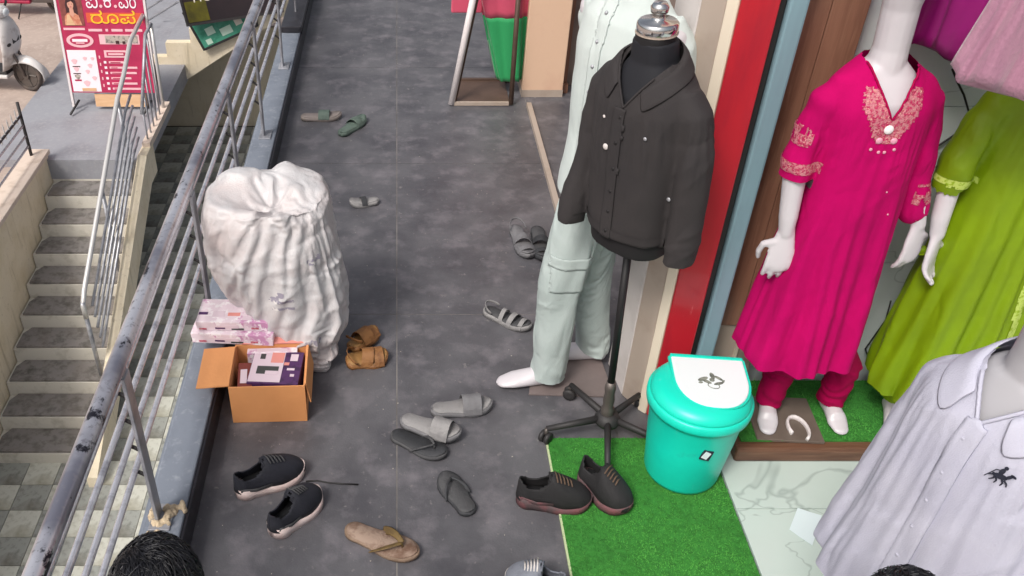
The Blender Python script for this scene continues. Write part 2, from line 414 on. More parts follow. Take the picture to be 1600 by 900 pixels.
M['banhair'] = mat('dark photo print', hexl('#3d1f22'), .5)
M['bangrey'] = mat('grey photo print', hexl('#b5a9a0'), .5, n1=(30, hexl('#7c7270'), .5, .6))
M['plywood'] = mat('pale plywood', hexl('#dcb58e'), .7, n1=(4, hexl('#cfa37b'), .4, .7, 5, (1, 6, 6)))
M['clothgreen'] = mat('green cloth', hexl('#239657'), .7, n1=(3, hexl('#1d8049'), .45, .7), sheen=.2)
M['clothpink'] = mat('rose cloth', hexl('#cc4d69'), .7, n1=(3, hexl('#bd4462'), .45, .7), sheen=.2)
M['whitepaint'] = mat('white paint', hexl('#ded6d6'), .45)
M['brownpaint'] = mat('brown painted metal', hexl('#5a463c'), .55, n1=(6, hexl('#4b392f'), .4, .7))
M['plate'] = mat('grey base plate', hexl('#7c706e'), .4, n1=(4, hexl('#6a605f'), .4, .7))
M['slatebase'] = mat('brown base plate', hexl('#71655c'), .5, n1=(5, hexl('#5f544c'), .4, .7))
M['paper'] = mat('pale paper', hexl('#d5e3e6'), .7)
M['chrome'] = mat('chrome', hexl('#d0d0d0'), .15, 1)
M['mortar'] = mat('broken mortar', hexl('#c9b69a'), .95, n1=(20, hexl('#a7977f'), .4, .7), bump=(40, .6))
def marble(name, base, vein, scale=1.0):
    m = mat(name, base, .22, n1=(2, tuple(c * .93 for c in base), .4, .7))
    t = m.node_tree; N, L = t.nodes, t.links; b = N['Principled BSDF']
    src = b.inputs['Base Color'].links[0].from_socket
    tc = N.new('ShaderNodeTexCoord'); mp = N.new('ShaderNodeMapping'); mp.inputs['Rotation'].default_value = (.2, .3, .7); mp.inputs['Scale'].default_value = (1, 2.2, 1.6)
    L.new(tc.outputs['Object'], mp.inputs[0])
    ns = N.new('ShaderNodeTexNoise'); ns.inputs['Scale'].default_value = 1.1 * scale; ns.inputs['Detail'].default_value = 4; ns.inputs['Distortion'].default_value = .6
    L.new(mp.outputs[0], ns.inputs['Vector'])
    m1 = N.new('ShaderNodeMath'); m1.operation = 'SUBTRACT'; m1.inputs[1].default_value = .5; L.new(ns.outputs[0], m1.inputs[0])
    m2 = N.new('ShaderNodeMath'); m2.operation = 'ABSOLUTE'; L.new(m1.outputs[0], m2.inputs[0])
    rp = N.new('ShaderNodeMapRange'); rp.inputs[1].default_value = 0; rp.inputs[2].default_value = .007; rp.inputs[3].default_value = .42; rp.inputs[4].default_value = 0
    L.new(m2.outputs[0], rp.inputs[0])
    mm = N.new('ShaderNodeMix'); mm.data_type = 'RGBA'; L.new(rp.outputs[0], mm.inputs[0]); L.new(src, mm.inputs[6]); mm.inputs[7].default_value = (*vein, 1)
    L.new(mm.outputs[2], b.inputs['Base Color']); return m
M['marble'] = marble('white marble floor', hexl('#c2d0ca'), hexl('#6f7d7a'))
M['walltile'] = marble('grey white wall tile', hexl('#d2dadb'), hexl('#7e898a'), 1.3)

# ================================================================ SETTING
Z_ST, Z_CT = -2.3, -3.95                 # street level, sunken court level
def struct(name, mb, m, **k): return tag(mb.build(name, m, **k), kind='structure')
# street ground: one sheet with the sunken court cut out
X0, X1, Y0, Y1 = -3.95, -.86, -4.0, 13.2
g = MB(); B = 400
for a, b, c, d in ((-B, X0, -B, B), (X0, B, Y1, B), (X0, B, -B, Y0)):
    g.add([(a, c, Z_ST), (b, c, Z_ST), (b, d, Z_ST), (a, d, Z_ST)], [(0, 1, 2, 3)])
struct('ground', g, M['road'])
# grey paving where the banner stands, a step above the road, with its own kerb line
pv = MB().box((-3.715, 11.2, Z_ST - .03), (1.71, 4.8, .24)); pv.box((-3.1, 18.4, Z_ST + .03), (2.94, 9.6, .12))
struct('street_paving', pv, M['paving'])
# the court: floor bed and retaining faces
cf = MB().box(((X0 + X1) / 2, (Y0 + Y1) / 2, Z_CT - .06), (X1 - X0, Y1 - Y0, .1)); court = struct('court_floor', cf, M['grout'])
wl = MB().box((X0 - .06, (Y0 + 8.8) / 2, (Z_ST + Z_CT) / 2 - .01), (.12, 8.8 - Y0, Z_ST - Z_CT - .02))
wl.box((-2.4, Y1 + .06, (Z_ST + Z_CT) / 2 - .01), (3.2, .12, Z_ST - Z_CT - .02)); struct('court_retaining_wall', wl, M['cream'])
TS = .3
tile_me = {}
for key in ('pale_tile', 'grey_tile'):
    me = MB().box((0, 0, 0), (TS - .006, TS - .006, .02)).mesh('tile'); me.materials.append(M[key]); tile_me[key] = me
for i in range(-10, 1):
    for j in range(0, 30):
        x, y = -.97 + i * TS, 4.3 + j * TS
        if x < -3.85 or x > -1.5: continue
        o = bpy.data.objects.new('tile', tile_me['pale_tile' if (i + j) % 2 else 'grey_tile']); C.objects.link(o)
        o.parent = court; o.location = (x, y, Z_CT + .001 + rnd.uniform(-.001, .001))
# walkway slab with granite tiles
wk = MB().box((.45, 4.5, -.0995), (2.58, 14.0, .195)); walk = struct('walkway', wk, M['grout'])
XS = [(-.705, 0), (0, .85), (.85, 1.72)]
YS = [-1.075 + 1.425 * k for k in range(9)]
for a, b in XS:
    for c, d in zip(YS[:-1], YS[1:]):
        t = MB().box(((a + b) / 2, (c + d) / 2, -.012), (b - a - .0045, d - c - .0045, .024)).build('floor_tile', M['granite'], walk)
ws = MB().box((-.90, 4.5, -2.05), (.10, 14.0, 3.75)); struct('walkway_side_wall', ws, M['kerbtop'])
# kerb: painted grey plinth with a black granite skirting on the walkway side
kb = MB().box((-.7755, 4.2, .06), (.129, 11.0, .12)); kerb = tag(kb.build('kerb', M['kerbtop'], bevel=.006), kind='structure')
sk = MB()
for k in range(8):
    MB().box((-.7055, -.55 + 1.42 * k, .053), (.011, 1.415, .11)).build('skirting_tile', M['kerbside'], kerb)
MB().box((-.775, 8.9, .145), (.15, 5.0, .045)).build('dark_kerb_slab', M['kerbside'], kerb, bevel=.004)  # darker slab along the far part of the kerb

# ---------------------------------------------------------------- walkway railing
rl = thing('railing', 'long steel railing of one thick worn handrail and four thin bars along the grey kerb', 'railing', (-.84, 0, .12), -.0044)
hr = MB(); pts = [(0.02, y, .67) for y in np.linspace(-1.0, 10.0, 60)]
hr.tube(pts, .0265, 16); hr.build('handrail', M['wornsteel'], rl, smooth=True)
BZ = [.56, .45, .335, .22]
for z in BZ:
    MB().tube([(-.004, y, z) for y in np.linspace(-1, 10, 12)], .0105, 10).build('bar', M['steel'], rl, smooth=True)
PY = [0.95, 1.945, 2.98, 3.88, 4.75, 5.78, 6.75, 7.75, 8.75]
for y in PY:
    p = MB().box((.04, y, .32), (.012, .052, .64)); p.box((.032, y, .64), (.02, .045, .03))
    po = p.build('post', M['greysteel'], rl, bevel=.002)
    for z in BZ: MB().tube([(.036, y + .012, z - .035), (.02, y + .012, z - .02), (-.002, y + .012, z - .004)], .0065, 6).build('bracket', M['darkplastic'], po, smooth=True)  # joining arms, coloured dark for the shadow of the bars at the posts
    MB().box((.05, y, .004), (.07, .11, .008)).build('foot_plate', M['greysteel'], po, bevel=.002)
mo = MB()
for k in range(16): mo.ell((rnd.uniform(-.05, .06), rnd.uniform(-.07, .06), .006), (rnd.uniform(.008, .03), rnd.uniform(.008, .03), rnd.uniform(.006, .016)), (rnd.random(), rnd.random(), rnd.random()), 7, 5)
tag(put('mortar_lump', remesh(mo, .004, 1, lambda p, n: .004 * nz(p, 90)), M['mortar'], loc=(-.765, 1.93, .122)), 'crumbled cream mortar at the foot of the nearest railing post', 'mortar')

# ---------------------------------------------------------------- stairs down to the court
SX0, SX1, SY = -3.86, -2.88, 8.8
st = thing('staircase', 'cream stairs with grey treads going down to the checkered court', 'stairs', (0, 0, 0))
NS, RI, TD = 10, (Z_ST - Z_CT) / 10, .32
for k in range(NS):
    ztop = Z_ST - (k + 0) * RI - RI * (1 if k else 1) + RI   # top of step k (k = 0 is the landing lip)
    y1 = SY - k * TD
    stp = MB().box(((SX0 + SX1) / 2, y1 + TD / 2, max(ztop - .17, (ztop + Z_CT) / 2) - .015), (SX1 - SX0, TD - .002, 2 * min(.17, (ztop - Z_CT) / 2) - .03)).build('step', M['riser'], st)
    yy = y1 + TD / 2
    if k: 
        x0, x1 = SX0 + .03, SX1 - .02
        tr = MB().prism([(x0 + .06, yy + TD / 2 - .004), (x0, yy + .06), (x0, yy - TD / 2 + .015), (x1, yy - TD / 2 + .015), (x1, yy + TD / 2 - .004)], ztop - .028, ztop - .006)
        tr.build('tread', M['tread'], stp)
# right stringer wall of these stairs
sw = MB()
prof = [(SY + .35, Z_ST + .12), (SY + .05, Z_ST + .12), (SY - 9 * TD - .3, Z_CT + .14), (SY - 9 * TD - .3, Z_CT - .05), (SY - 9 * TD, Z_CT - .05), (SY + .05, Z_ST - .24), (SY + .35, Z_ST - .24)]
n = len(prof)
sw.add([(SX1 + .004, y, z) for y, z in prof] + [(SX1 + .11, y, z) for y, z in prof], [tuple(range(n)), tuple(reversed(range(n, 2 * n)))] + [(i, i + n, (i + 1) % n + n, (i + 1) % n) for i in range(n)])
sw.build('stringer', M['cream'], st, bevel=.006)
# left parapet wall with cap and spiked railing
pw = thing('parapet_wall', 'cream parapet wall with pale cap on the street side of the court stairs', 'wall', (-3.92, 0, 0))
MB().box((0, 2.4, (Z_CT - 2.16) / 2), (.10, 12.9, -2.16 - Z_CT)).build('wall', M['cream'], pw)
MB().box((-.04, 2.4, -2.135), (.24, 12.94, .05)).build('cap', M['creamcap'], pw, bevel=.006)
sr = thing('spiked_railing', 'dark steel railing with pale spikes on top of the cream parapet', 'railing', (-3.99, 0, -2.11))
for y in (8.72, 6.9, 5.1): MB().tube([(0, y, 0), (0, y, .62)], .018, 8).build('post', M['darkplastic'], sr, smooth=True)
for z in (.12, .24, .36, .47): MB().tube([(0, 4.5, z), (0, 8.72, z)], .013, 8).build('bar', M['darkplastic' if z > .4 else 'steel'], sr, smooth=True)
for k in range(34):
    y = 8.6 - k * .115
    MB().tube([(0, y, .43), (0, y, .56), (0, y, .60)], [.009, .009, .001], 6).build('spike', M['whitesteel'], sr)
# railing of the court stairs
hz = lambda y: Z_ST + (y - SY) * RI / TD
q = thing('stair_railing', 'pale steel stair railing with a curled lower end descending to the court', 'railing', (0, 0, 0))
XR = SX1 - .06
ye = 6.75
top = [(XR, 10.2, hz(8.8) + 1.22), (XR, 9.55, hz(8.8) + 1.16), (XR, 9.1, hz(8.8) + .95), (XR, 8.75, hz(8.75) + .86), (XR, ye, hz(ye) + .86), (XR, ye - .1, hz(ye) + .77), (XR, ye - .1, hz(ye) + .62)]
MB().tube(top, .025, 12).build('handrail', M['whitesteel'], q, smooth=True)
for dz in (.70, .57, .44, .31, .19):
    MB().tube([(XR + .05, 9.05, hz(8.8) + dz + .05), (XR + .05, 8.75, hz(8.75) + dz), (XR + .05, ye - .02, hz(ye) + dz)], .016, 8).build('bar', M['greysteel'], q, smooth=True)
for y in (8.75, 7.75, ye - .1):
    k = int((SY - y) / TD) + 1
    MB().tube([(XR, y, hz(y) - .16), (XR, y, hz(y) + .85)], .022, 10).build('post', M['greysteel'], q, smooth=True)
# ---------------------------------------------------------------- stairs up from the street to the walkway
us = thing('upper_staircase', 'grey stepped stairs with a cream stringer rising from the street beside the banner', 'stairs', (0, 0, 0))
N2, r2, t2 = 7, .195, .34
xs0 = -3.42
YA, YB = 11.5, 12.9
st2 = [(xs0, Z_ST - .25), (xs0, Z_ST + r2)]
for k in range(N2):
    st2 += [(xs0 + t2 * (k + 1), Z_ST + r2 * (k + 1)), (xs0 + t2 * (k + 1), Z_ST + r2 * (k + 2))]
st2 = st2[:-1]
xe, ze = st2[-1]
st2 += [(xe, ze - .34), (xs0 + .36, Z_ST - .25)]
pr = MB(); n = len(st2)
pr.add([(x, YA, z) for x, z in st2] + [(x, YA + .12, z) for x, z in st2], [tuple(range(n)), tuple(reversed(range(n, 2 * n)))] + [(i, i + n, (i + 1) % n + n, (i + 1) % n) for i in range(n)])
pr.build('stringer', M['cream'], us)
for k in range(N2):
    xa = xs0 + t2 * k
    b = MB().box((xa + t2 / 2 + .004, (YA + .12 + YB) / 2 + .002, Z_ST + r2 * (k + 1) - .13), (t2 + .01, YB - YA - .125, .25)).build('step', M['greysteel'] if 0 else M['paving'], us)
# a landing that carries the stairs on to the walkway, and a wall under the far side
MB().box(((xe - .86) / 2, (YA + YB) / 2, ze - .1), (-.86 - xe - .004, YB - YA, .2)).build('landing', M['paving'], us)
ur = thing('upper_stair_railing', 'grey steel railing of sloping pipes on the stairs behind the banner', 'railing', (0, 0, 0))
ux = lambda x: Z_ST + r2 + (x - xs0) * r2 / t2
for i, dz in enumerate((.95, .78, .62, .46, .30, .14)):
    MB().tube([(xs0 - .2, YB - .1, ux(xs0) + dz - .1), (xe, YB - .1, ux(xe) + dz)], .022 if i == 0 else .014, 8).build('bar', M['greysteel'] if i else M['whitesteel'], ur, smooth=True)
for x in (xs0 + .6, xs0 + 1.5, xe - .05): MB().tube([(x, YB - .1, ux(x) - .15), (x, YB - .1, ux(x) + .93)], .02, 8).build('post', M['greysteel'], ur, smooth=True)
nr = thing('entry_railing', 'short grey railing with angled top pipe in front of the banner edge', 'railing', (0, 0, 0))
MB().tube([(XR + .12, 9.1, Z_ST + .5), (XR + .12, 9.75, Z_ST + 1.16), (XR + .14, 9.98, Z_ST + 1.2)], .02, 8).build('handrail', M['greysteel'], nr, smooth=True)
for k in range(5): MB().tube([(XR + .12, 9.15 + .16 * k, Z_ST + .09), (XR + .12, 9.15 + .16 * k, Z_ST + .5 + .16 * k)], .011, 6).build('baluster', M['greysteel'], nr, smooth=True)
MB().box((XR + .12, 9.6, Z_ST + .13), (.09, 1.1, .08)).build('sill', M['creamcap'], nr)
MB().tube([(XR + .12, 9.98, Z_ST + .09), (XR + .14, 9.98, Z_ST + 1.2)], .02, 8).build('post', M['whitesteel'], nr, smooth=True)
# ---------------------------------------------------------------- sign boards on the stairs
def quad_board(name, label, c, wd, ht, rot, m, frame=None, cat='sign'):
    t = thing(name, label, cat, c, rot=rot)
    MB().box((0, 0, ht / 2), (wd, .03, ht)).build('panel', m, t)
    if frame:
        for x in (-wd / 2, wd / 2): MB().box((x, 0, ht / 2), (.03, .045, ht)).build('frame', frame, t)
        MB().box((0, 0, .012), (wd - .031, .044, .03)).build('frame', frame, t)
    return t
p0, p1 = aty(293, 40, 11.3), aty(400, 24, 11.3)
bw = p1.x - p0.x + .35
bs = quad_board('black_sign', 'dark sign board with an olive corner propped on the cream stair stringer', (p0.x + bw / 2, 11.3, (p0.z + p1.z) / 2 + .02), bw, 1.0, (R(-4), R(-8.5), 0), M['signblack'], M['darkplastic'])
MB().box((-bw / 2 + .17, -.0175, .17), (.28, .004, .26)).build('print_panel', M['signolive'], bs)
text('HO', .17, M['signwhite'], bs, (-bw / 2 + .28, -.019, .335), (R(90), 0, 0))
text('TEL', .17, M['signwhite'], bs, (-bw / 2 + .62, -.019, .335), (R(90), 0, 0))
p0 = aty(314, 62, 11.44)
gs = quad_board('teal_sign', 'teal and white printed board leaning under the dark sign on the stairs', (p0.x + .40, 11.44, p0.z + .02), .80, .55, (R(-3), R(-24), 0), M['signteal'], M['darkplastic'])
for x, z, a, b, k in ((-.2, .2, .12, .10, 'signmint'), (.0, .12, .16, .1, 'signmint'), (-.28, .08, .08, .07, 'signmint'), (.2, .2, .1, .16, 'signwhite'), (.28, .07, .1, .05, 'signwhite')):
    MB().box((x, -.0175, z), (a, .004, b)).build('print_panel', M[k], gs)
# ---------------------------------------------------------------- banner stand
bn = thing('banner_stand', 'crimson printed banner on a wooden stand with white and yellow lettering on the street paving', 'banner', (-3.42, 10.08, Z_ST + .09), rot=(R(-7), 0, R(-1)))
BW, BH = 1.0, 1.34
zb = .22
MB().box((0, 0, zb + BH / 2), (BW, .03, BH)).build('flex_panel', M['banred'], bn)
for x in (-BW / 2 - .016, BW / 2 + .016): MB().box((x, 0, (zb + BH) / 2 + .02), (.026, .04, BH + zb - .04)).build('frame_post', M['whitepaint'], bn)
MB().box((.07, .004, .12), (.62, .03, .15)).build('bottom_board', M['plywood'], bn)
for x in (-.44, .44):
    MB().tube([(x, .0, .12), (x - .06, -.2, .005)], .014, 6).build('foot', M['darkplastic'], bn, smooth=True)
    MB().tube([(x, .02, 1.3), (x, .42, .12)], .014, 6).build('stay', M['darkplastic'], bn, smooth=True)
def prn(x0, x1, z0, z1, k, d=.0, nm='print_panel'):
    return MB().box(((x0 + x1) / 2, -.0165 - d, (z0 + z1) / 2), (x1 - x0, .003, max(.006, z1 - z0))).build(nm, M[k], bn)
# positions measured from the panel's lower left, u = 0..1 across, v metres up
U = lambda u: -BW / 2 + u * BW
V = lambda v: zb + v * .71
prn(U(.03), U(.29), V(1.12), V(1.62), 'banbrown')
def flat(poly, d, k, nm): return MB().prism(poly, 0, .002).build(nm, M[k], bn, loc=(U(.16), -.0185 - d, V(1.37)), rot=(R(90), 0, 0))
cir = lambda cx_, cy_, a, b: [(cx_ + a * math.cos(t_), cy_ + b * math.sin(t_)) for t_ in np.linspace(0, 2 * math.pi, 21)[:-1]]
flat([(-.06, -.05), (-.066, .06), (-.05, .12), (-.012, .155), (.03, .15), (.06, .11), (.072, .02), (.066, -.06)], 0, 'banhair', 'portrait_hair')
flat([(-.10, -.17), (-.088, -.07), (-.05, -.03), (.03, -.03), (.075, -.06), (.10, -.17)], .0022, 'bansari', 'portrait_dress')
flat([(-.024, -.05), (-.02, .03), (.022, .03), (.03, -.05), (.005, -.075)], .0044, 'banskin', 'portrait_neck')
flat(cir(0, .065, .036, .052), .0066, 'banskin', 'portrait_face')
flat([(-.085, -.17), (-.06, -.055), (-.035, -.045), (.02, -.17)], .0044, 'plywood', 'portrait_drape')
flat([(-.034, .085), (-.02, .112), (.0, .122), (.022, .112), (.036, .08), (.012, .105)], .0088, 'banhair', 'portrait_fringe')
for x in (-.014, .016): flat(cir(x, .07, .006, .003), .0088, 'banhair', 'portrait_eye')
flat(cir(.001, .038, .011, .004), .0088, 'banred', 'portrait_mouth')
prn(U(.28), U(.99), V(1.68), V(1.86), 'banorange')
prn(U(.03), U(.28), V(1.05), V(1.085), 'banpink')
prn(U(.32), U(.97), V(1.17), V(1.33), 'banorange')
text('ಐ', .22, M['banwhite'], bn, (U(.41), -.02, V(1.50)), (R(90), 0, 0), xs=.85)
text('.', .30, M['banpink'], bn, (U(.51), -.02, V(1.54)), (R(90), 0, 0))
text('ಕೆ', .22, M['banwhite'], bn, (U(.59), -.02, V(1.51)), (R(90), 0, 0), xs=.8)
text('.', .30, M['banpink'], bn, (U(.68), -.02, V(1.54)), (R(90), 0, 0))
text('ಎಂ', .22, M['banwhite'], bn, (U(.82), -.02, V(1.50)), (R(90), 0, 0), xs=.72)
text('ರೂಪ', .19, M['banyellow'], bn, (U(.63), -.021, V(1.24)), (R(90), 0, 0), xs=1.3)
for a, b in ((.32, .48), (.52, .55), (.59, .72), (.75, .95)): prn(U(a), U(b), V(1.03), V(1.07), 'banpink')
ov = MB(); ov.prism([(.16 * math.cos(a), .082 * math.sin(a)) for a in np.linspace(0, 2 * math.pi, 25)[:-1]], 0, .003)
ov.build('emblem', M['banpink'], bn, loc=(U(.2), -.0165, V(.88)), rot=(R(90), 0, 0))
ov = MB(); ov.prism([(.12 * math.cos(a), .052 * math.sin(a)) for a in np.linspace(0, 2 * math.pi, 25)[:-1]], 0, .002)
ov.build('emblem', M['banred'], bn, loc=(U(.2), -.0205, V(.88)), rot=(R(90), 0, 0))
prn(U(.11), U(.29), V(.86), V(.905), 'banwhite', .0062); prn(U(.15), U(.25), V(.83), V(.85), 'banpink', .0062)
prn(U(.43), U(.90), V(.82), V(.98), 'banpink'); prn(U(.50), U(.88), V(.84), V(.965), 'bangrey', .0035)
prn(U(.62), U(.66), V(.83), V(.88), 'banhair', .007); prn(U(.70), U(.73), V(.83), V(.875), 'banhair', .007)
prn(U(.02), U(.36), V(.02), V(.72), 'banwhite')
for x, z, r in ((.09, .53, .032), (.10, .40, .028), (.10, .27, .032), (.22, .58, .022), (.27, .46, .026), (.23, .36, .024), (.30, .25, .026), (.2, .16, .036), (.31, .58, .02)):
    pts = [(r * math.cos(a) * (1 + .3 * math.sin(3 * a)), r * math.sin(a)) for a in np.linspace(0, 2 * math.pi, 13)[:-1]]
    MB().prism(pts, 0, .002).build('drawing', M['banpink' if rnd.random() < .6 else 'bangrey'], bn, loc=(U(x), -.019, V(z)), rot=(R(90), 0, 0))
prn(U(.06), U(.14), V(.20), V(.225), 'banred', .004); prn(U(.06), U(.15), V(.44), V(.455), 'banhair', .004); prn(U(.055), U(.145), V(.32), V(.335), 'banhair', .004)
prn(U(.13), U(.30), V(.03), V(.08), 'plywood', .004)
prn(U(.46), U(.74), V(.60), V(.72), 'banpink'); prn(U(.49), U(.71), V(.63), V(.69), 'banred', .0035); prn(U(.51), U(.69), V(.645), V(.675), 'banpink', .007)
for k in range(6):
    z = .52 - k * .09
    prn(U(.44), U(.47), V(z - .02), V(z + .02), 'banwhite'); prn(U(.50), U(.50 + rnd.uniform(.22, .42)), V(z - .016), V(z + .018), 'banpink')
    prn(U(.52), U(.52 + rnd.uniform(.06, .14)), V(z - .008), V(z + .006), 'banred', .0035)
for k in range(5): prn(U(.39), U(.405), V(.1 + k * .12), V(.15 + k * .12), 'banpink')

# ---------------------------------------------------------------- scooters
def scooter(label, paint, loc, rz, steer=0):
    t = thing('scooter', label, 'scooter', loc, rz)
    def wheel(x, yaw=0):
        wv = MB(); wv.loft([[(.195 * math.cos(a) + (.028 * math.cos(b)) * math.cos(a), .04 * math.sin(b), .195 * math.sin(a) + (.028 * math.cos(b)) * math.sin(a)) for b in np.linspace(0, 2 * math.pi, 11)[:-1]] for a in np.linspace(0, 2 * math.pi, 33)], cap=False)
        ty = wv.build('tyre', M['rubber'], t, smooth=True, loc=(x, 0, .223), rot=(0, 0, yaw))
        rm = MB(); rm.lathe([(.165, -.02), (.17, 0), (.165, .02)], seg=24); rm.lathe([(.05, -.05), (.06, 0), (.05, .05)], seg=16)
        for k in range(5):
            a = k * 2 * math.pi / 5; rm.tube([(.04 * math.cos(a), .04 * math.sin(a), .022), (.16 * math.cos(a), .16 * math.sin(a), .02)], .014, 6)
        rm.build('rim', M['grime'], ty, rot=(R(90), 0, 0))
    wheel(.62, steer); wheel(-.60)
    fd = MB()
    fd.loft([[(.62 + (.255) * math.cos(a), y, .223 + .255 * math.sin(a) * (1 - .2 * abs(y) / .07) - abs(y) * .35) for y in np.linspace(-.075, .075, 7)] for a in np.linspace(R(-8), R(178), 16)], cap=False, closed=False)
    fd.build('fender', paint, t, smooth=True, solid=.006)
    fk = MB()
    for y in (-.06, .06): fk.tube([(.62, y, .22), (.50, y, .62)], .018, 8)
    fk.tube([(.5, 0, .6), (.44, 0, .98)], .024, 10); fk.build('fork', M['grime'], t, smooth=True)
    ap = MB(); rings = []
    for z, x, hw, d in ((.30, .38, .15, .05), (.42, .44, .20, .07), (.58, .49, .23, .085), (.74, .50, .23, .09), (.88, .48, .17, .09), (.97, .46, .10, .07)):
        rings.append([(x + d * math.cos(a) * (1.0 if math.cos(a) > 0 else .35), hw * math.sin(a), z) for a in np.linspace(0, 2 * math.pi, 25)[:-1]])
    ap.loft(rings); ap.build('front_apron', paint, t, smooth=True)
    MB().box((.575, 0, .70), (.015, .16, .10)).build('grille', M['darkplastic'], t, bevel=.004)
    for s in (-1, 1):
        il = MB().ell((.553, s * .13, .66), (.02, .05, .028)); il.build('indicator', M['darkplastic'], t, smooth=True)
    hl = MB().ell((.46, 0, 1.02), (.10, .14, .075)); hd = hl.build('handlebar_cowl', paint, t, smooth=True)
    MB().ell((.535, 0, 1.02), (.035, .075, .05)).build('headlamp', M['glass'], hd, smooth=True)
    MB().tube([(.36, -.36, 1.03), (.44, -.15, 1.02), (.44, .15, 1.02), (.36, .36, 1.03)], .016, 8).build('handlebar', M['darkplastic'], t, smooth=True)
    for s in (-1, 1): MB().tube([(.42, s * .22, 1.04), (.44, s * .27, 1.2)], .006, 6).ell((.44, s * .28, 1.24), (.012, .055, .04)).build('mirror', M['darkplastic'], t, smooth=True)
    fl = MB().box((.12, 0, .27), (.60, .28, .06)); fl.build('floorboard', M['darkplastic'], t, bevel=.015)
    MB().box((.12, .0, .232), (.62, .33, .05)).build('floor_trim', paint, t, bevel=.015)
    bd = MB(); rings = []
    for x, hw, z0, z1 in ((-.12, .13, .24, .62), (-.25, .18, .28, .70), (-.45, .19, .36, .72), (-.68, .165, .46, .74), (-.88, .10, .56, .74), (-.96, .05, .62, .72)):
        rings.append([(x, hw * math.copysign(abs(math.cos(a)) ** .6, math.cos(a)), (z0 + z1) / 2 + (z1 - z0) / 2 * math.copysign(abs(math.sin(a)) ** .6, math.sin(a))) for a in np.linspace(0, 2 * math.pi, 25)[:-1]])
    bd.loft(rings); bd.build('body', paint, t, smooth=True)
    se = MB(); se.loft([[(x, .14 * math.copysign(abs(math.cos(a)) ** .5, math.cos(a)) * k, .75 + h + .045 * math.copysign(abs(math.sin(a)) ** .5, math.sin(a))) for a in np.linspace(0, 2 * math.pi, 21)[:-1]] for x, k, h in ((-.08, .7, -.01), (-.2, 1, 0), (-.45, 1.05, .0), (-.6, 1, .03), (-.82, .8, .04))])
    se.build('seat', M['darkplastic'], t, smooth=True)
    MB().box((-.97, 0, .66), (.03, .14, .05)).build('tail_lamp', M['scred'], t, bevel=.01)
    MB().box((-.42, .1, .3), (.42, .08, .16)).build('engine', M['grime'], t, bevel=.02)
    MB().tube([(-.2, -.13, .24), (-.85, -.15, .32)], [.03, .045], 10).build('exhaust', M['grime'], t, smooth=True)
    MB().tube([(-.05, .14, .24), (-.0, .27, .01)], .011, 6).build('side_stand', M['darkplastic'], t, smooth=True)
    return t
scooter('white scooter parked on the road with its front wheel by the grey paving', M['scwhite'], (-5.35, 10.95, Z_ST), R(-8), R(-14))
scooter('red scooter parked on the road behind the white one', M['scred'], (-5.78, 13.75, Z_ST), R(176))

# ================================================================ SHOP FRONT
H = 3.0
pl = thing('pillar', 'cream peach pillar at the far end of the shop front beside the doorway', 'pillar', (.965, 5.72, 0))
MB().box((0, 0, H / 2), (.27, .34, H)).build('shaft', M['peach'], pl, bevel=.006)
MB().box((.0, 0, .025), (.272, .342, .05)).build('plinth', M['pierbeige'], pl)
df = thing('door_frame', 'dark brown door frame edge right of the peach pillar', 'door frame', (1.12, 5.66, 0))
MB().box((0, 0, H / 2 + .02), (.035, .05, H - .04)).build('jamb', M['wood'], df); MB().box((.0, -.01, .03), (.05, .08, .06)).build('block', M['wood'], df)
tag(MB().box((1.95, 5.78, H / 2), (1.62, .08, H)).build('doorway_wall', M['brownwall']), 'grey brown wall inside the doorway past the peach pillar', 'wall')
th = MB().box((.86, 4.25, .015), (.03, 2.3, .03)); tag(th.build('threshold_strip', M['pierbeige']), 'thin raised threshold strip along the doorway of the far shop', 'threshold')
# pier of folded boards: white, beige and cream faces
pc = thing('pier', 'pale pier with white, beige and cream faces behind the jacket stand', 'wall', (0, 0, 0))
def slab(p, q, th, z0, z1, name, m, parent, bev=.004):
    p, q = Vector((*p, 0)), Vector((*q, 0)); d = (q - p); L = d.length; n = Vector((d.y, -d.x, 0)).normalized()
    if n.dot(-p) < 0: n = -n
    c = (p + q) / 2 - n * th / 2; c.z = (z0 + z1) / 2
    return MB().box((0, 0, 0), (L, th, z1 - z0)).build(name, m, parent, bevel=bev, loc=c, rot=(0, 0, math.atan2(d.y, d.x)))
slab((.895, 2.86), (.912, 2.672), .05, 0, H, 'white_face', M['pierwhite'], pc)
slab((.913, 2.668), (.960, 2.588), .06, 0, H, 'beige_face', M['pierbeige'], pc)
slab((.958, 2.584), (.984, 2.556), .03, 0, H, 'cream_face', M['piercream'], pc)
tag(slab((.988, 2.552), (1.092, 2.528), .05, 0, H, 'red_panel', M['redpaint'], None), 'glossy red upright panel right of the pale pier', 'panel')
tag(slab((1.094, 2.545), (1.118, 2.545), .06, 0, H, 'black_channel', M['black'], None), 'narrow black upright channel between red panel and blue grey strip', 'channel')
tag(slab((1.12, 2.53), (1.178, 2.53), .06, 0, H, 'blue_post', M['bluestrip'], None, .008), 'blue grey upright post between red panel and brown laminate', 'post')
bp = thing('wood_panel', 'brown wood grain laminate panel behind the pink dress', 'panel', (1.285, 2.66, 0))
for k in range(2): MB().box((-.045 + .115 * k, .01, H / 2 + .19), (.113, .05, H - .38)).build('board', M['wood'], bp, bevel=.002)
MB().box((0, .02, .19), (.21, .05, .38)).build('base_board', M['pierbeige'], bp)
MB().box((.03, -.012, .21), (.012, .012, .3)).build('pale_strip', M['piercream'], bp)
c0 = aty(1268, 2, 2.64)
tag(MB().box((c0.x, 2.652, c0.z + .012), (.022, .012, .034)).build('price_card', M['paper'], bevel=.001), 'small white card fixed high on the brown laminate panel', 'card')
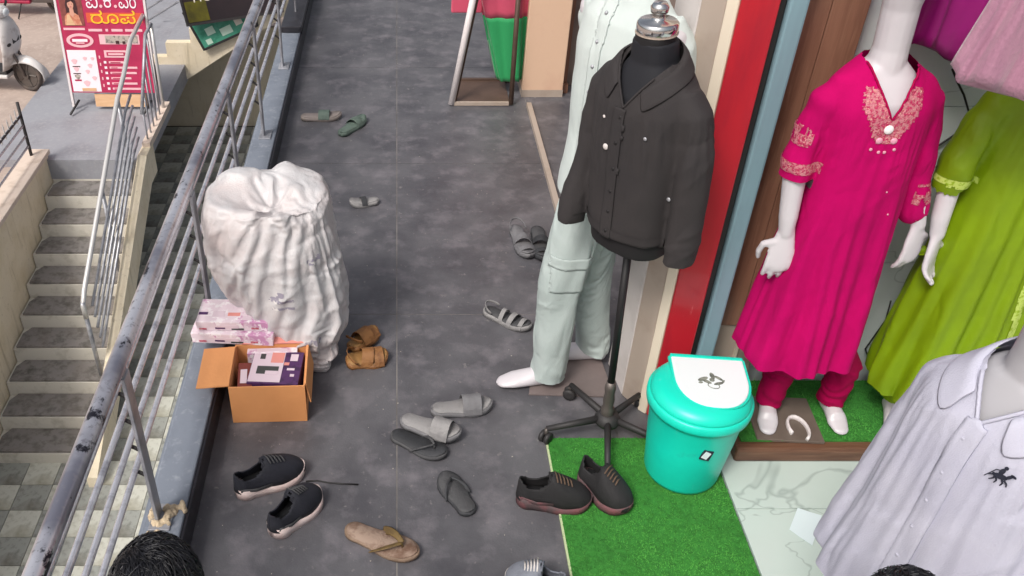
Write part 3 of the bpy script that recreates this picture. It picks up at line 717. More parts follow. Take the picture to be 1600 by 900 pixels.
tw = thing('tiled_wall', 'pale grey veined tile wall behind the two dresses', 'wall', (0, 0, 0))
MB().box((2.4, 2.775, H / 2), (2.06, .1, H)).build('backing', M['grout'], tw)
for i in range(4):
    for j in range(5): MB().box((1.40 + .26 + .523 * i, 2.719, .31 + .623 * j), (.52, .014, .62)).build('wall_tile', M['walltile'], tw, bevel=.0015)
# shop floor in front of the platform: marble tiles
sf = tag(MB().box((2.4, .65, -.03), (2.42, 5.0, .05)).build('shop_floor', M['grout']), kind='structure')
for i in range(3):
    for j in range(6): MB().box((1.195 + .3 + .603 * i, -.6 + .603 * j - .31 + .27, .004), (.6, .6, .018)).build('marble_tile', M['marble'], sf, bevel=.001)
pf = thing('display_platform', 'low platform with brown laminate edge carrying the dressed mannequins', 'platform', (0, 0, .013))
MB().box((2.1, 2.47, .033), (1.70, .36, .066)).build('edge_board', M['woodedge'], pf, bevel=.012)
def turf(name, x0, x1, y0, y1, z, label, nb, hem=True):
    t = thing(name, label, 'turf mat', ((x0 + x1) / 2, (y0 + y1) / 2, z)); w_, d_ = x1 - x0, y1 - y0
    MB().box((0, 0, .003), (w_, d_, .006)).build('backing', M['turfbase'], t)
    r = np.random.RandomState(5); n = nb
    px, py = r.uniform(-w_ / 2, w_ / 2, n), r.uniform(-d_ / 2, d_ / 2, n); a = r.uniform(0, 6.28, n); h = r.uniform(.006, .013, n)
    lx, ly = r.normal(0, .005, n), r.normal(0, .005, n); wd = .0022
    v = np.zeros((n, 3, 3)); ca, sa = np.cos(a) * wd, np.sin(a) * wd
    v[:, 0] = np.c_[px - ca, py - sa, np.full(n, .005)]; v[:, 1] = np.c_[px + ca, py + sa, np.full(n, .005)]; v[:, 2] = np.c_[px + lx, py + ly, h]
    me = bpy.data.meshes.new('blades'); me.from_pydata(v.reshape(-1, 3).tolist(), [], np.arange(3 * n).reshape(-1, 3).tolist())
    tag(put('blades', me, M['turf'], t), kind='stuff')
    if hem: MB().box((-w_ / 2 - .003, 0, .003), (.007, d_, .007)).build('hem', M['hem'], t)
    return t
turf('turf_mat', .575, 1.19, 1.15, 2.42, .001, 'bright green artificial turf mat on the dark walkway under the bin', 42000)
turf('platform_turf', 1.275, 2.93, 2.33, 2.66, .08, 'green artificial turf laid on the brown edged platform', 26000, False)
# paper on the marble
a = [at(*p, .0145) for p in ((1246, 794), (1284, 806), (1269, 853), (1233, 828))]
pm = MB(); N_ = 6; vs = []
for i in range(N_ + 1):
    for j in range(N_ + 1):
        u, v = i / N_, j / N_
        p = a[0].lerp(a[1], u).lerp(a[3].lerp(a[2], u), v); vs.append((p.x, p.y, p.z + .003 * (abs(u - .5) + (v - .4) ** 2)))
pm.add(vs, [(i * (N_ + 1) + j, (i + 1) * (N_ + 1) + j, (i + 1) * (N_ + 1) + j + 1, i * (N_ + 1) + j + 1) for i in range(N_) for j in range(N_)])
tag(pm.build('paper', M['paper'], solid=.0006), 'loose pale sheet of paper lying on the white marble floor', 'paper')
# cables on the tiled wall
cb = MB(); a = [aty(x, y, 2.70) for x, y in ((1488, 108), (1496, 128), (1506, 148), (1514, 175), (1500, 205), (1470, 225), (1452, 236))]
tag(cb.tube(a, .0035, 6).build('cable', M['black'], smooth=True), 'thin black cable curving on the tiled wall between the pink and green dresses', 'cable')
cb = MB(); a = [aty(x, y, 2.69) for x, y in ((1392, 470), (1384, 500), (1352, 545), (1362, 575), (1372, 600))]
tag(cb.tube(a, .003, 6).build('cable', M['black'], smooth=True), 'thin black cable low on the tiled wall beside the pink hem', 'cable')

# ---------------------------------------------------------------- far display stand with cloth
f0, f1 = at(705, 165), at(798, 165); f2, f3 = at(712, 122), at(802, 124)
ds = thing('display_stand', 'leaning stand with a white side rail and brown foot frame on the far walkway', 'stand', f0)
L_ = lambda p: Vector(p) - f0
MB().tube([L_(f0) + Vector((0, 0, .01)), Vector((.165, .10, .98))], .021, 10).build('side_rail', M['whitepaint'], ds, smooth=True)
MB().tube([L_(f0) + Vector((.022, .02, .01)), Vector((.195, .13, .98))], .012, 8).build('side_rail', M['brownpaint'], ds, smooth=True)
MB().tube([L_(f1) + Vector((0, 0, .01)), Vector((.40, .16, .98))], .016, 8).build('side_rail', M['brownpaint'], ds, smooth=True)
MB().box((L_(f1).x / 2, 0, .015), (L_(f1).x - .03, .02, .022)).build('foot_bar', M['pierbeige'], ds)
MB().box((L_(f1).x / 2 + .03, .38, .015), (L_(f1).x, .03, .022)).build('foot_bar', M['brownpaint'], ds)
MB().box((L_(f1).x / 2 + .012, .19, .012), (L_(f1).x - .04, .35, .01)).build('tray', M['brownpaint'], ds)
MB().tube([(.165, .12, .985), (.40, .16, .985)], .014, 8).build('top_bar', M['whitepaint'], ds, smooth=True)
ck = thing('draped_cloth', 'rose and green cloth hung over the white railed stand by the peach pillar', 'cloth', f0)
def drape_cloth(z0, z1, k0, name, m):
    rings = []
    for i in range(15):
        u = i / 14; z = z0 + (z1 - z0) * u; s_ = max(0, (z - .10) / .8)
        xl, xr = .31 - .20 * max(0, min(1, s_ * 1.05)) ** .9, .475 + .02 * s_
        ring = []
        for k in range(28):
            a = 2 * math.pi * k / 28; r_ = 1 + .12 * math.sin(5 * a + 2 * s_)
            ring.append(((xl + xr) / 2 + (xr - xl) / 2 * math.cos(a) * r_, .20 + .05 * math.sin(a) * r_ + .01 * math.sin(9 * a), z))
        rings.append(ring)
    MB().loft(rings).build(name, m, ck, smooth=True)
drape_cloth(.10, .525, 0, 'green_cloth', M['clothgreen']); drape_cloth(.526, 1.12, 0, 'rose_cloth', M['clothpink'])
MB().box((.09, .22, .80), (.20, .03, .52)).build('rose_flap', M['clothpink'], ck, bevel=.01)

# ================================================================ SACK AND BOXES
sk = thing('sack', 'big stuffed white woven sack with a folded crumpled mouth beside the railing', 'sack', (-.45, 2.98, 0))
rings = []
prof = [(.0, .13, -.15, .04, .036), (.04, .125, -.14, .058, .055), (.12, .095, -.09, .11, .10), (.24, .04, -.03, .19, .165), (.36, .005, .0, .238, .195), (.50, -.03, .01, .26, .213), (.62, -.055, .02, .264, .215), (.71, -.06, .03, .262, .212), (.77, -.06, .04, .235, .185)]
for z, cx_, cy_, rx, ry in prof:
    rings.append([(cx_ + rx * math.copysign(abs(math.cos(a)) ** .85, math.cos(a)), cy_ + ry * math.copysign(abs(math.sin(a)) ** .85, math.sin(a)), z) for a in np.linspace(0, 2 * math.pi, 41)[:-1]])
sb = MB().loft(rings)
sb.ell((-.12, .11, .73), (.15, .09, .085), (0, .2, 0)); sb.ell((.02, .13, .72), (.08, .07, .09))
sb.tube([(.02, .15, .72), (.10, .11, .74), (.165, .03, .70), (.17, -.05, .64)], [.035, .045, .045, .03], 10, round_ends=True)
sb.tube([(-.22, -.02, .69), (-.20, -.10, .66), (-.10, -.155, .64), (.02, -.16, .64), (.12, -.12, .64)], [.04, .045, .03, .03, .03], 10, round_ends=True)
sb.tube([(-.10, -.01, .70), (-.06, -.10, .665)], [.03, .02], 8, round_ends=True)
TIE = Vector((-.02, -.05, .70))
def crease(p, sc_, k=0):
    d_ = noise.voronoi(Vector((p[0] * sc_ + k, p[1] * sc_ - k, p[2] * sc_ + 2 * k)))[0]
    return d_[1] - d_[0]
def sackd(p, n):
    q = p - TIE; ang = math.atan2(q.y, q.x); dist = q.length
    d = .018 * nz(p, 5) + .006 * nz(p, 14, 1)
    if p.z > .45:
        kk = max(0, 1 - dist / .28) * min(1, (p.z - .45) / .25)
        d += kk * (.020 * math.sin(5 * ang + 6 * nz(p, 4, 3)) + .010 * math.sin(13 * ang + 9 * nz(p, 7, 5)))
        d -= .10 * math.exp(-((q.x + .3 * q.y) / .13) ** 2 - (q.y / .075) ** 2 - (q.z / .12) ** 2)
    if p.z < .03: d *= .2
    return d
sme = remesh(sb, .0105, 4, sackd)
sme = drape(sme, inset(sme, .014), 18, -.12, lambda p: 1.0 if p.z < .03 else 0, bend=2.5, tension=25)
creases(sme, 60, 5, .007, .011, .09, (1, .2, .25), .6, lambda p, n: .1 < p[2] < .7, .4); creases(sme, 60, 8, .008, .0055, .085, None, 1, lambda p, n: p[2] > .4, .4); creases(sme, 60, 12, .007, .006, .07, (1, .3, .4), .7, lambda p, n: p[2] < .55, .4)
for v in sme.vertices:
    if v.co.z < .002: v.co.z = .002
put('sack_body', sme, M['sack'], sk, smooth=True, subs=1)
pm_ = patch(sme, lambda c, n: n.y < -.45 and (abs(c.x - .0) < .045 and (abs(c.z - .40) < .010 or abs(c.z - .365) < .007 or (abs(c.z - .43) < .012 and abs(c.x - .0) < .016))), .0012, 'print')
put('print', pm_, M['sackprint'], sk, smooth=True)
pm_ = patch(sme, lambda c, n: n.y < -.3 and abs(c.x - .13) < .025 and abs(c.z - .56) < .012, .0012, 'print'); put('print', pm_, M['sackprint'], sk, smooth=True)
pm_ = patch(sme, lambda c, n: n.y < -.3 and abs(c.x - .11) < .03 and abs(c.z - .19) < .012, .0012, 'print'); put('print', pm_, M['sackprint'], sk, smooth=True)

bx = thing('carton', 'open orange brown carton with a side flap folded out, standing by the kerb', 'carton', (-.50, 2.64, .0), R(2))
cw, cd, ch, tk = .285, .25, .185, .005
MB().box((0, 0, tk / 2 + .001), (cw, cd, tk)).build('bottom', M['card'], bx)
MB().box((0, -cd / 2, ch / 2 + .002), (cw + tk, tk, ch)).build('front_panel', M['card'], bx)
MB().box((0, cd / 2, ch / 2 + .002), (cw + tk, tk, ch)).build('back_panel', M['card'], bx)
for s in (-1, 1): MB().box((s * cw / 2, 0, ch / 2 + .002), (tk, cd - tk - .001, ch)).build('side_panel', M['card'], bx)
MB().box((-cw / 2 - .062, -.01, ch + .004), (.125, cd - .02, tk), (0, R(-4), 0)).build('flap', M['card'], bx)
MB().box((cw / 2 + .012, 0, ch - .045), (tk, cd - .02, .10), (0, R(-9), 0)).build('flap', M['card'], bx)
MB().box((.015, cd / 2 + .03, ch + .018), (cw - .02, .07, tk), (R(18), 0, 0)).build('flap', M['salmon'], bx)
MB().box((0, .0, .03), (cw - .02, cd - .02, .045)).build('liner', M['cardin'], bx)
ib = thing('product_box', 'purple and white printed box lying inside the open carton', 'box', (-.475, 2.645, .08), R(-3), )
MB().box((0, 0, .045), (.20, .19, .09)).build('body', M['purplebox'], ib, bevel=.002)
for x, y, a, b, k, d in ((-.035, .0, .125, .175, 'boxwhite', 0), (-.03, -.02, .085, .045, 'boxdark', .001), (-.012, -.035, .05, .02, 'boxwhite', .002), (.0, .055, .05, .06, 'salmon', .001), (-.06, .06, .02, .03, 'boxdark', .001), (.065, .06, .03, .04, 'boxwhite', 0), (.06, -.01, .03, .012, 'boxwhite', 0), (.07, -.045, .016, .014, 'boxwhite', 0), (.04, .02, .02, .016, 'salmon', .001)):
    MB().box((x, y, .0906 + d), (a, b, .0012)).build('print_panel', M[k], ib)
for x in (.035, .075): MB().box((x, -.0956, .03), (.012, .0012, .05)).build('print_panel', M['boxwhite'], ib)
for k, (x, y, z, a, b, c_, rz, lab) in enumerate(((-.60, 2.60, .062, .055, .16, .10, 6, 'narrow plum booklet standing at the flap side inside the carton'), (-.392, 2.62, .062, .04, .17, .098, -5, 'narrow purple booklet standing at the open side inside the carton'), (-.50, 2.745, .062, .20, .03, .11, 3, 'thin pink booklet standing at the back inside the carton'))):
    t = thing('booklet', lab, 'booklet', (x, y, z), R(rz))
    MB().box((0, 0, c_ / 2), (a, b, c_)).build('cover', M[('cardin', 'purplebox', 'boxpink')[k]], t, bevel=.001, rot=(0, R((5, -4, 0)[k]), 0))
    MB().box((0, 0, c_ + .0006), (a * .6, b * .5, .0012)).build('print_panel', M['boxwhite'], t)
def flatbox(label, loc, size, rz, m='boxpink'):
    t = thing('flat_box', label, 'box', loc, rz, 'pale boxes stacked behind the carton')
    MB().box((0, 0, size[2] / 2), size).build('body', M[m], t, bevel=.003)
    MB().box((0, 0, size[2] - .012), (size[0] + .003, size[1] + .003, .026)).build('lid', M[m], t, bevel=.003)
    MB().box((-.02, -size[1] / 2 - .002, size[2] * .45), (size[0] * .3, .0012, size[2] * .35)).build('print_panel', M['boxwhite'], t)
    for k in range(5): MB().box((-.12 + .06 * k + rnd.uniform(-.008, .008), rnd.uniform(-.05, .05), size[2] + .0016), (rnd.uniform(.025, .05), rnd.uniform(.012, .04), .0012)).build('print_panel', M[('purplebox', 'boxwhite', 'salmon', 'boxwhite', 'gold')[k]], t)
    for k in range(4): MB().box((-.12 + .07 * k, -size[1] / 2 - .0022, size[2] * (.25 + .1 * (k % 2))), (.03 + .01 * (k % 3), .0012, size[2] * .16)).build('print_panel', M[('gold', 'purplebox', 'boxdark', 'gold')[k]], t)
    return t
flatbox('pale pink box at the bottom of the stack behind the carton', (-.655, 2.845, .186), (.33, .16, .05), R(-4))
flatbox('pale pink box on top of the stack against the white sack', (-.655, 2.86, .239), (.29, .15, .045), R(-1))
sbx = thing('support_box', 'plum coloured box under the pale boxes, tucked behind the carton', 'box', (-.56, 2.853, .001), 0)
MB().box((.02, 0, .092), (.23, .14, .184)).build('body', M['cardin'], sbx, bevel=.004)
MB().box((.02, 0, .1845), (.235, .145, .006)).build('lid', M['salmon'], sbx, bevel=.002)

# ================================================================ FOOTWEAR
def half(s, L, wid, foot=1):
    """sole outline: half widths to the inner and outer side at station s (0 heel .. 1 toe)"""
    e = math.sqrt(max(0, 1 - (2 * min(max(s, 0), 1) - 1) ** 6)) if .15 < s < .8 else (math.sqrt(max(0, 1 - (1 - s / .15) ** 2)) if s <= .15 else math.sqrt(max(0, 1 - ((s - .8) / .2) ** 2)))
    base = .36 + .14 * math.sin(math.pi * min(1, max(0, (s - .25) / .75))) - .05 * math.exp(-((s - .42) / .14) ** 2)
    return e * (base + .02 * foot * math.sin(3 * s)) * wid, e * (base - .02 * foot * math.sin(3 * s)) * wid
def sole_mb(L, wid, z0, thick, foot=1, curl=.0, shrink=1.0, heel=0):
    mb = MB(); S_ = [0, .01, .03, .06, .1, .15, .22, .3, .4, .5, .6, .7, .8, .87, .92, .96, .985, 1]; rings = []
    for s in S_:
        a, b = half(s, L, wid, foot); a *= shrink; b *= shrink; x = (s - .5) * L * (1 - (1 - shrink) * .6)
        z = z0 + curl * max(0, (s - .75) / .25) ** 2 * .03 + .004 * math.cos(2 * math.pi * s); t = thick + heel * max(0, 1 - s / .6)
        rings.append([(x, -b, z), (x, -b * 1.0, z + t * .5), (x, -b * .97, z + t), (x, 0, z + t - .002), (x, a * .97, z + t), (x, a, z + t * .5), (x, a, z)])
    return mb.loft(rings)
def strap(p, q, top, wd, th, name, m, parent, n=12, skew=0.0):
    """arched band from p over height top to q"""
    p, q = Vector(p), Vector(q); rings = []
    d = (q - p).normalized(); f = d.cross(Vector((0, 0, 1))).normalized()
    for i in range(n + 1):
        u = i / n; c = p.lerp(q, u) + Vector((0, 0, top * math.sin(math.pi * u) ** .7)) + f * skew * math.sin(math.pi * u)
        rings.append([c - f * wd / 2, c + f * wd / 2, c + f * wd / 2 + Vector((0, 0, th)), c - f * wd / 2 + Vector((0, 0, th))])
    return MB().loft(rings).build(name, m, parent, smooth=False, bevel=.0015)
def place(px0, py0, px1, py1, z=.0):
    h_, t_ = at(px0, py0, z + .015), at(px1, py1, z + .015); c = (h_ + t_) / 2; d = t_ - h_
    return (c.x, c.y, z), math.atan2(d.y, d.x), d.length
def shoecol(nm, hx, r=.7, hx2=None): return mat(nm, hexl(hx), r, n1=(18, hexl(hx2 or hx), .45, .65), bump=(150, .2))
SH = dict(g='footwear left on the walkway')
def flipflop(label, pl_, cs, ci, cst, foot=1, wide=.1, roll=0, wstrap=.014):
    loc, rz, L = pl_
    t = thing('flip_flop', label, 'sandal', loc, group=SH['g'], rot=(roll, 0, rz))
    sole_mb(L, wide, .001, .016, foot, .3).build('sole', cs, t, smooth=True)
    sole_mb(L, wide, .016, .004, foot, .3, .9).build('footbed', ci, t, smooth=True)
    toe = Vector((.27 * L, .006 * foot, .018))
    MB().tube([toe, toe + Vector((-.004, 0, .022))], .004, 8).build('toe_post', cst, t, smooth=True)
    for s in (-1, 1):
        pts = [toe + Vector((-.002, 0, .022)), Vector((.16 * L, s * wide * .27, .045)), Vector((.04 * L, s * wide * .44, .032)), Vector((-.06 * L, s * wide * .45, .008))]
        cur = []
        for i in range(13):
            u = i / 12; b0, b1, b2, b3 = (1 - u) ** 3, 3 * u * (1 - u) ** 2, 3 * u * u * (1 - u), u ** 3
            cur.append(pts[0] * b0 + pts[1] * b1 + pts[2] * b2 + pts[3] * b3)
        MB().tube(cur, [(.003, wstrap / 2 * (.6 + .5 * (i / 12)))for i in range(13)], 8, ref=(0, -s * .5, 1)).build('strap', cst, t, smooth=True)
    return t
def slide(label, pl_, cs, ci, cb_, bands, foot=1, wide=.1, roll=0, zt=.024, kind='slide', heel=None, cat='sandal'):
    loc, rz, L = pl_
    t = thing(kind, label, cat, loc, group=SH['g'], rot=(roll, 0, rz))
    sole_mb(L, wide, .001, zt, foot, .4).build('sole', cs, t, smooth=True)
    sole_mb(L, wide, .001 + zt, .004, foot, .4, .9).build('footbed', ci, t, smooth=True)
    for s0, s1, top, wd, sk_ in bands:
        a0, b0 = half(s0, L, wide, foot); a1, b1 = half(s1, L, wide, foot)
        strap(((s0 - .5) * L, -b0 - .002, zt * .6), ((s1 - .5) * L, a1 + .002, zt * .6), top, wd, .004, 'strap', cb_, t, skew=sk_)
    if heel:
        pts = []
        for i in range(15):
            a = math.pi / 2 + math.pi * i / 14; pts.append((-.26 * L + .2 * L * math.cos(a), wide * .42 * math.sin(a), zt + .02 + heel * abs(math.cos(a))))
        MB().tube(pts, [(.006, .002)] * 15, 8, ref=(0, 0, 1)).build('heel_strap', cb_, t, smooth=True)
    return t
def sneaker(label, pl_, cu, cs, cin, foot=1, wide=.105, roll=0, hh=.085, lace=None, accent=None, name='sneaker', thick=.032):
    loc, rz, L = pl_
    t = thing(name, label, 'shoe', loc, group=SH['g'], rot=(roll, 0, rz))
    sole_mb(L, wide * 1.13, .001, thick, foot, .5, heel=.016).build('sole', cs, t, smooth=True)
    NU, NV = 30, 22; vs = []; fs = []
    def prof(s):   # height of the upper above the sole
        if s < .42: return hh - .018 * math.sin(math.pi * min(1, s / .4))
        u = (s - .42) / .58; return hh * (1 - u) ** .9 * .86 + .034 * math.sqrt(max(0, 1 - u ** 5)) + (0.004)
    for i in range(NU + 1):
        s = .5 - .5 * math.cos(math.pi * i / NU) ; s = s * .984
        a, b = half(s, L, wide, foot); h_ = prof(s)
        for j in range(NV + 1):
            u = j / NV; an = math.pi * u; cz = math.sin(an) ** .62; cy = math.cos(an); cy = math.copysign(abs(cy) ** .8, cy)
            wz = 1 - .22 * cz if s < .45 else 1 - .05 * cz
            y = (a if cy > 0 else b) * cy * wz
            vs.append(((s - .5) * L - (.006 if s < .1 else 0) * cz * -1, y, thick * .8 + .010 * max(0, 1 - s / .6) + h_ * cz))
    for i in range(NU):
        s = .5 - .5 * math.cos(math.pi * (i + .5) / NU)
        for j in range(NV):
            u = (j + .5) / NV
            if ((s - .19) / .235) ** 2 + ((u - .5) / .27) ** 2 < 1: continue
            k = i * (NV + 1) + j; fs.append((k, k + NV + 1, k + NV + 2, k + 1))
    MB().add(vs, fs).build('upper', cu, t, smooth=True, solid=.005)
    sole_mb(L * .93, wide * .86, thick + .008, .006, foot).build('insole', cin, t, smooth=True)
    tg = MB(); tg.loft([[(x, y * k, z) for y in (-.024, -.012, 0, .012, .024)] for x, k, z in ((-.10 * L, .8, hh + thick + .012), (-.02 * L, 1, hh + thick - .008), (.10 * L, .9, hh * .83 + thick))], cap=False, closed=False)
    tg.build('tongue', cu, t, smooth=True, solid=.006)
    lm = MB()
    for k in range(5):
        x = -.01 * L + k * .05 * L; z = thick * .8 + prof(.5 + x / L) + .004 + .002
        w_ = .026 - .002 * k
        lm.tube([(x + .004, -w_, z - .006), (x, 0, z + .003), (x - .004, w_, z - .006)], .0028, 6)
    lm.build('laces', lace or cu, t, smooth=True)
    if accent:
        for s in (-1, 1): MB().tube([(-.45 * L, s * wide * .30, thick + .02), (-.25 * L, s * wide * .42, thick + .012), (-.02 * L, s * wide * .42, thick + .008)], [(.008, .002)] * 3, 6, ref=(0, 0, 1)).build('accent', accent, t, smooth=True)
    return t
cGrey, cDk, cBlk = shoecol('grey rubber', '#737275', .7, '#656467'), shoecol('dark rubber', '#4a4a4c', .7, '#3c3c3f'), shoecol('black rubber', '#2f3033', .7, '#3b3c40')
cLt, cTan, cTan2 = shoecol('pale grey rubber', '#8d8b8b', .7, '#7a7879'), shoecol('tan leather', '#8f6238', .6, '#6d4523'), shoecol('tan footbed', '#a07746', .6, '#6f4a28')
cGrn, cGrn2 = shoecol('green grey rubber', '#5f6f66', .7, '#4d5b54'), shoecol('dusty pale rubber', '#8e8480', .7, '#7d746f')
cBr, cBr2, cOl = shoecol('brown flip flop rubber', '#8a7463', .7, '#75604f'), shoecol('worn footbed', '#9a8576', .75, '#6f5546'), shoecol('olive brown strap', '#6f5a34', .6, '#59472a')
cNavy, cWs, cIn = shoecol('navy black knit', '#24252f', .8, '#1b1c24'), shoecol('white pink midsole', '#dccac6', .6, '#cdb6b2'), shoecol('dark insole', '#191a1e', .9)
cMar, cMs, cLac = shoecol('dark grey knit', '#222123', .8, '#1b1a1c'), shoecol('dusty maroon sole', '#4f4042', .7, '#6f4347'), shoecol('brown lace', '#5d4a3c', .8)
cBlu, cWh = shoecol('blue grey mesh', '#787c86', .8, '#5c606c'), shoecol('white toe rubber', '#cfcac6', .6, '#bdb7b2')
slide('green grey slipper nearest the far kerb, strap to one side', place(470, 184, 534, 181), cGrn2, cGrn2, cGrn, [(.55, .6, .04, .07, 0)], kind='slipper')
slide('dark green slipper lying askew beside the green grey one', place(532, 211, 569, 184), cGrn, cGrn, cGrn, [(.6, .62, .04, .05, 0), (.85, .85, .02, .02, 0)], kind='slipper')
slide('small pale slipper with a black strap lying alone near the sack', place(592, 314, 546, 318), cLt, cLt, cBlk, [(.55, .5, .03, .03, 0)], wide=.075, kind='slipper')
slide('grey sandal nearest the trouser mannequin on the open floor', place(803, 354, 828, 404), cGrey, cGrey, cGrey, [(.5, .55, .045, .05, 0), (.8, .8, .03, .03, 0)], kind='sandal', heel=.03)
slide('dark sandal half behind the mint trouser leg', place(838, 356, 850, 408), cBlk, cDk, cBlk, [(.5, .55, .045, .05, 0), (.8, .8, .03, .03, 0)], kind='sandal')
slide('pale grey strappy sandal beside the mint trouser leg', place(756, 484, 830, 514), cLt, cDk, cLt, [(.42, .44, .045, .02, 0), (.6, .64, .04, .024, .004), (.82, .84, .03, .02, 0)], wide=.09, kind='sandal', heel=.02)
slide('tan leather sandal lying crosswise below its mate beside the sack', place(540, 566, 606, 556), cTan, cTan2, cTan, [(.45, .5, .05, .05, .01), (.75, .78, .04, .04, 0)], wide=.115, kind='sandal', roll=R(6), heel=.03)
slide('tan leather sandal lying on top of its mate beside the sack', place(548, 547, 588, 516, .012), cTan, cTan2, cTan, [(.5, .55, .05, .06, 0), (.8, .8, .03, .03, 0)], wide=.10, kind='sandal', roll=R(-8), heel=.03)
slide('grey slide farther from the sneakers, its band to the far end', place(673, 643, 769, 632), cGrey, cLt, cGrey, [(.64, .66, .055, .075, 0)], foot=1)
slide('grey slide resting on a dark flip flop', place(626, 655, 721, 680, .018), cGrey, cLt, cLt, [(.68, .7, .055, .07, 0)], foot=-1, roll=R(5))
flipflop('dark flip flop partly under the grey slide', place(612, 676, 698, 712), cDk, cBlk, cDk)
flipflop('black flip flop lying alone between slides and brown flip flop', place(736, 803, 692, 740), cBlk, cDk, cBlk, -1)
flipflop('worn brown flip flop with wide olive straps at the front of the walkway', place(540, 824, 655, 868), cBr, cBr2, cOl, 1, .105, wstrap=.03)
sneaker('navy black sneaker with white sole pointing to the walkway middle', place(368, 772, 476, 730), cNavy, cWs, cIn, 1, accent=cDk, lace=cDk)
sneaker('navy black sneaker with white sole nearer the camera of the pair', place(424, 836, 498, 768), cNavy, cWs, cIn, -1, accent=cDk, lace=cDk)
sneaker('dark grey sneaker with maroon tinged sole at the turf mat corner', place(806, 778, 924, 785), cMar, cMs, cIn, 1, lace=cLac, accent=cMs, hh=.095)
sneaker('dark grey sneaker standing fully on the green turf mat', place(906, 742, 984, 800, .008), cMar, cMs, cIn, -1, lace=cLac, hh=.095)
sneaker('white and blue grey sneaker at the bottom edge of the view', place(880, 930, 788, 905), cBlu, cWh, cIn, 1, lace=cWh, hh=.09)
cd_ = MB(); a = [at(478, 752, .004), at(495, 751, .004), at(512, 754, .004), at(535, 756, .004), at(560, 757, .004)]
tag(cd_.tube(a, .003, 6).build('cord', M['black'], smooth=True), 'short black cord trailing on the floor from the navy sneakers', 'cord')

gr = MB(); r_ = np.random.RandomState(11)
for k in range(220):
    x, y = r_.uniform(-.69, .85), r_.uniform(1.7, 7.5); q_ = r_.uniform(.001, .0026)
    gr.ell((x, y, q_ * .4), (q_ * r_.uniform(.7, 1.8), q_, q_ * .5), (0, 0, r_.uniform(0, 3)), 6, 4)
tag(gr.build('grit', mat('pale grit', hexl('#aaa39c'), .95)), 'pale grit and crumbs scattered over the dark walkway', None, kind='stuff')

# ================================================================ DUSTBIN
db = thing('dustbin', 'turquoise swing lid dustbin with white flap on the green turf mat', 'dustbin', (1.045, 2.262, .012), R(-6))
MB().lathe([(.118, .0), (.128, .004), (.133, .02), (.150, .20), (.162, .345), (.164, .35)], seg=48).build('bucket', M['teal'], db, smooth=True)
MB().lathe([(.160, .335), (.176, .337), (.178, .35), (.178, .372), (.172, .378), (.160, .378)], seg=48).build('rim', M['teal'], db, smooth=True)
ld = []
for z, r in ((.374, .170), (.388, .168), (.402, .158), (.412, .142), (.418, .12), (.42, .09)): ld.append((r, z))
MB().lathe(ld, seg=48).build('lid', M['teal'], db, smooth=True)
fp = [(-.122, .112), (.122, .112)] + [(.122 * math.cos(a) ** .8 if math.cos(a) > 0 else -.122 * (-math.cos(a)) ** .8, .01 - .135 * math.sin(a)) for a in np.linspace(0, math.pi, 22)]
fl = MB().prism(fp, 0, .012).build('flap', M['lidwhite'], db, bevel=.004, loc=(.03, .012, .416), rot=(R(2), 0, 0))
MB().prism([(x * 1.07, y * 1.05) for x, y in fp], -.004, .006).build('flap_recess', M['teal'], fl)
MB().box((0, .118, .004), (.25, .016, .02)).build('hinge', M['teal'], fl, bevel=.004)
em = MB()
for k, (x, y, a, b, r) in enumerate(((-.030, .004, .020, .008, .5), (-.018, -.008, .016, .007, -.5), (.004, .022, .008, .016, .2), (.024, .012, .016, .006, -.7), (.0, .002, .009, .009, 0), (.020, -.014, .018, .006, .35), (.036, -.004, .010, .004, 1.0), (-.040, -.014, .008, .005, .2))):
    em.prism([(x + a * math.cos(t_) * math.cos(r) - b * math.sin(t_) * math.sin(r), y + a * math.cos(t_) * math.sin(r) + b * math.sin(t_) * math.cos(r)) for t_ in np.linspace(0, 2 * math.pi, 13)[:-1]], .0121, .0132)
em.tube([(.030 * math.cos(t_) * (1 - .08 * t_) + .005, -.026 + .014 * math.sin(t_), .0128) for t_ in np.linspace(2.6, 7.2, 14)], .0016, 5)
em.build('emblem', mat('grey green print', hexl('#8a9086'), .5, n1=(60, hexl('#5f665e'), .45, .6)), fl)
stk = MB().box((0, -.1555, .235), (.036, .005, .042), (R(-5), R(18), 0)); s_ = stk.build('sticker', M['ink'], db, rot=(0, 0, R(8)))
MB().box((-.002, -.1585, .237), (.021, .004, .028), (R(-5), R(30), 0)).build('sticker_print', M['paper'], s_)

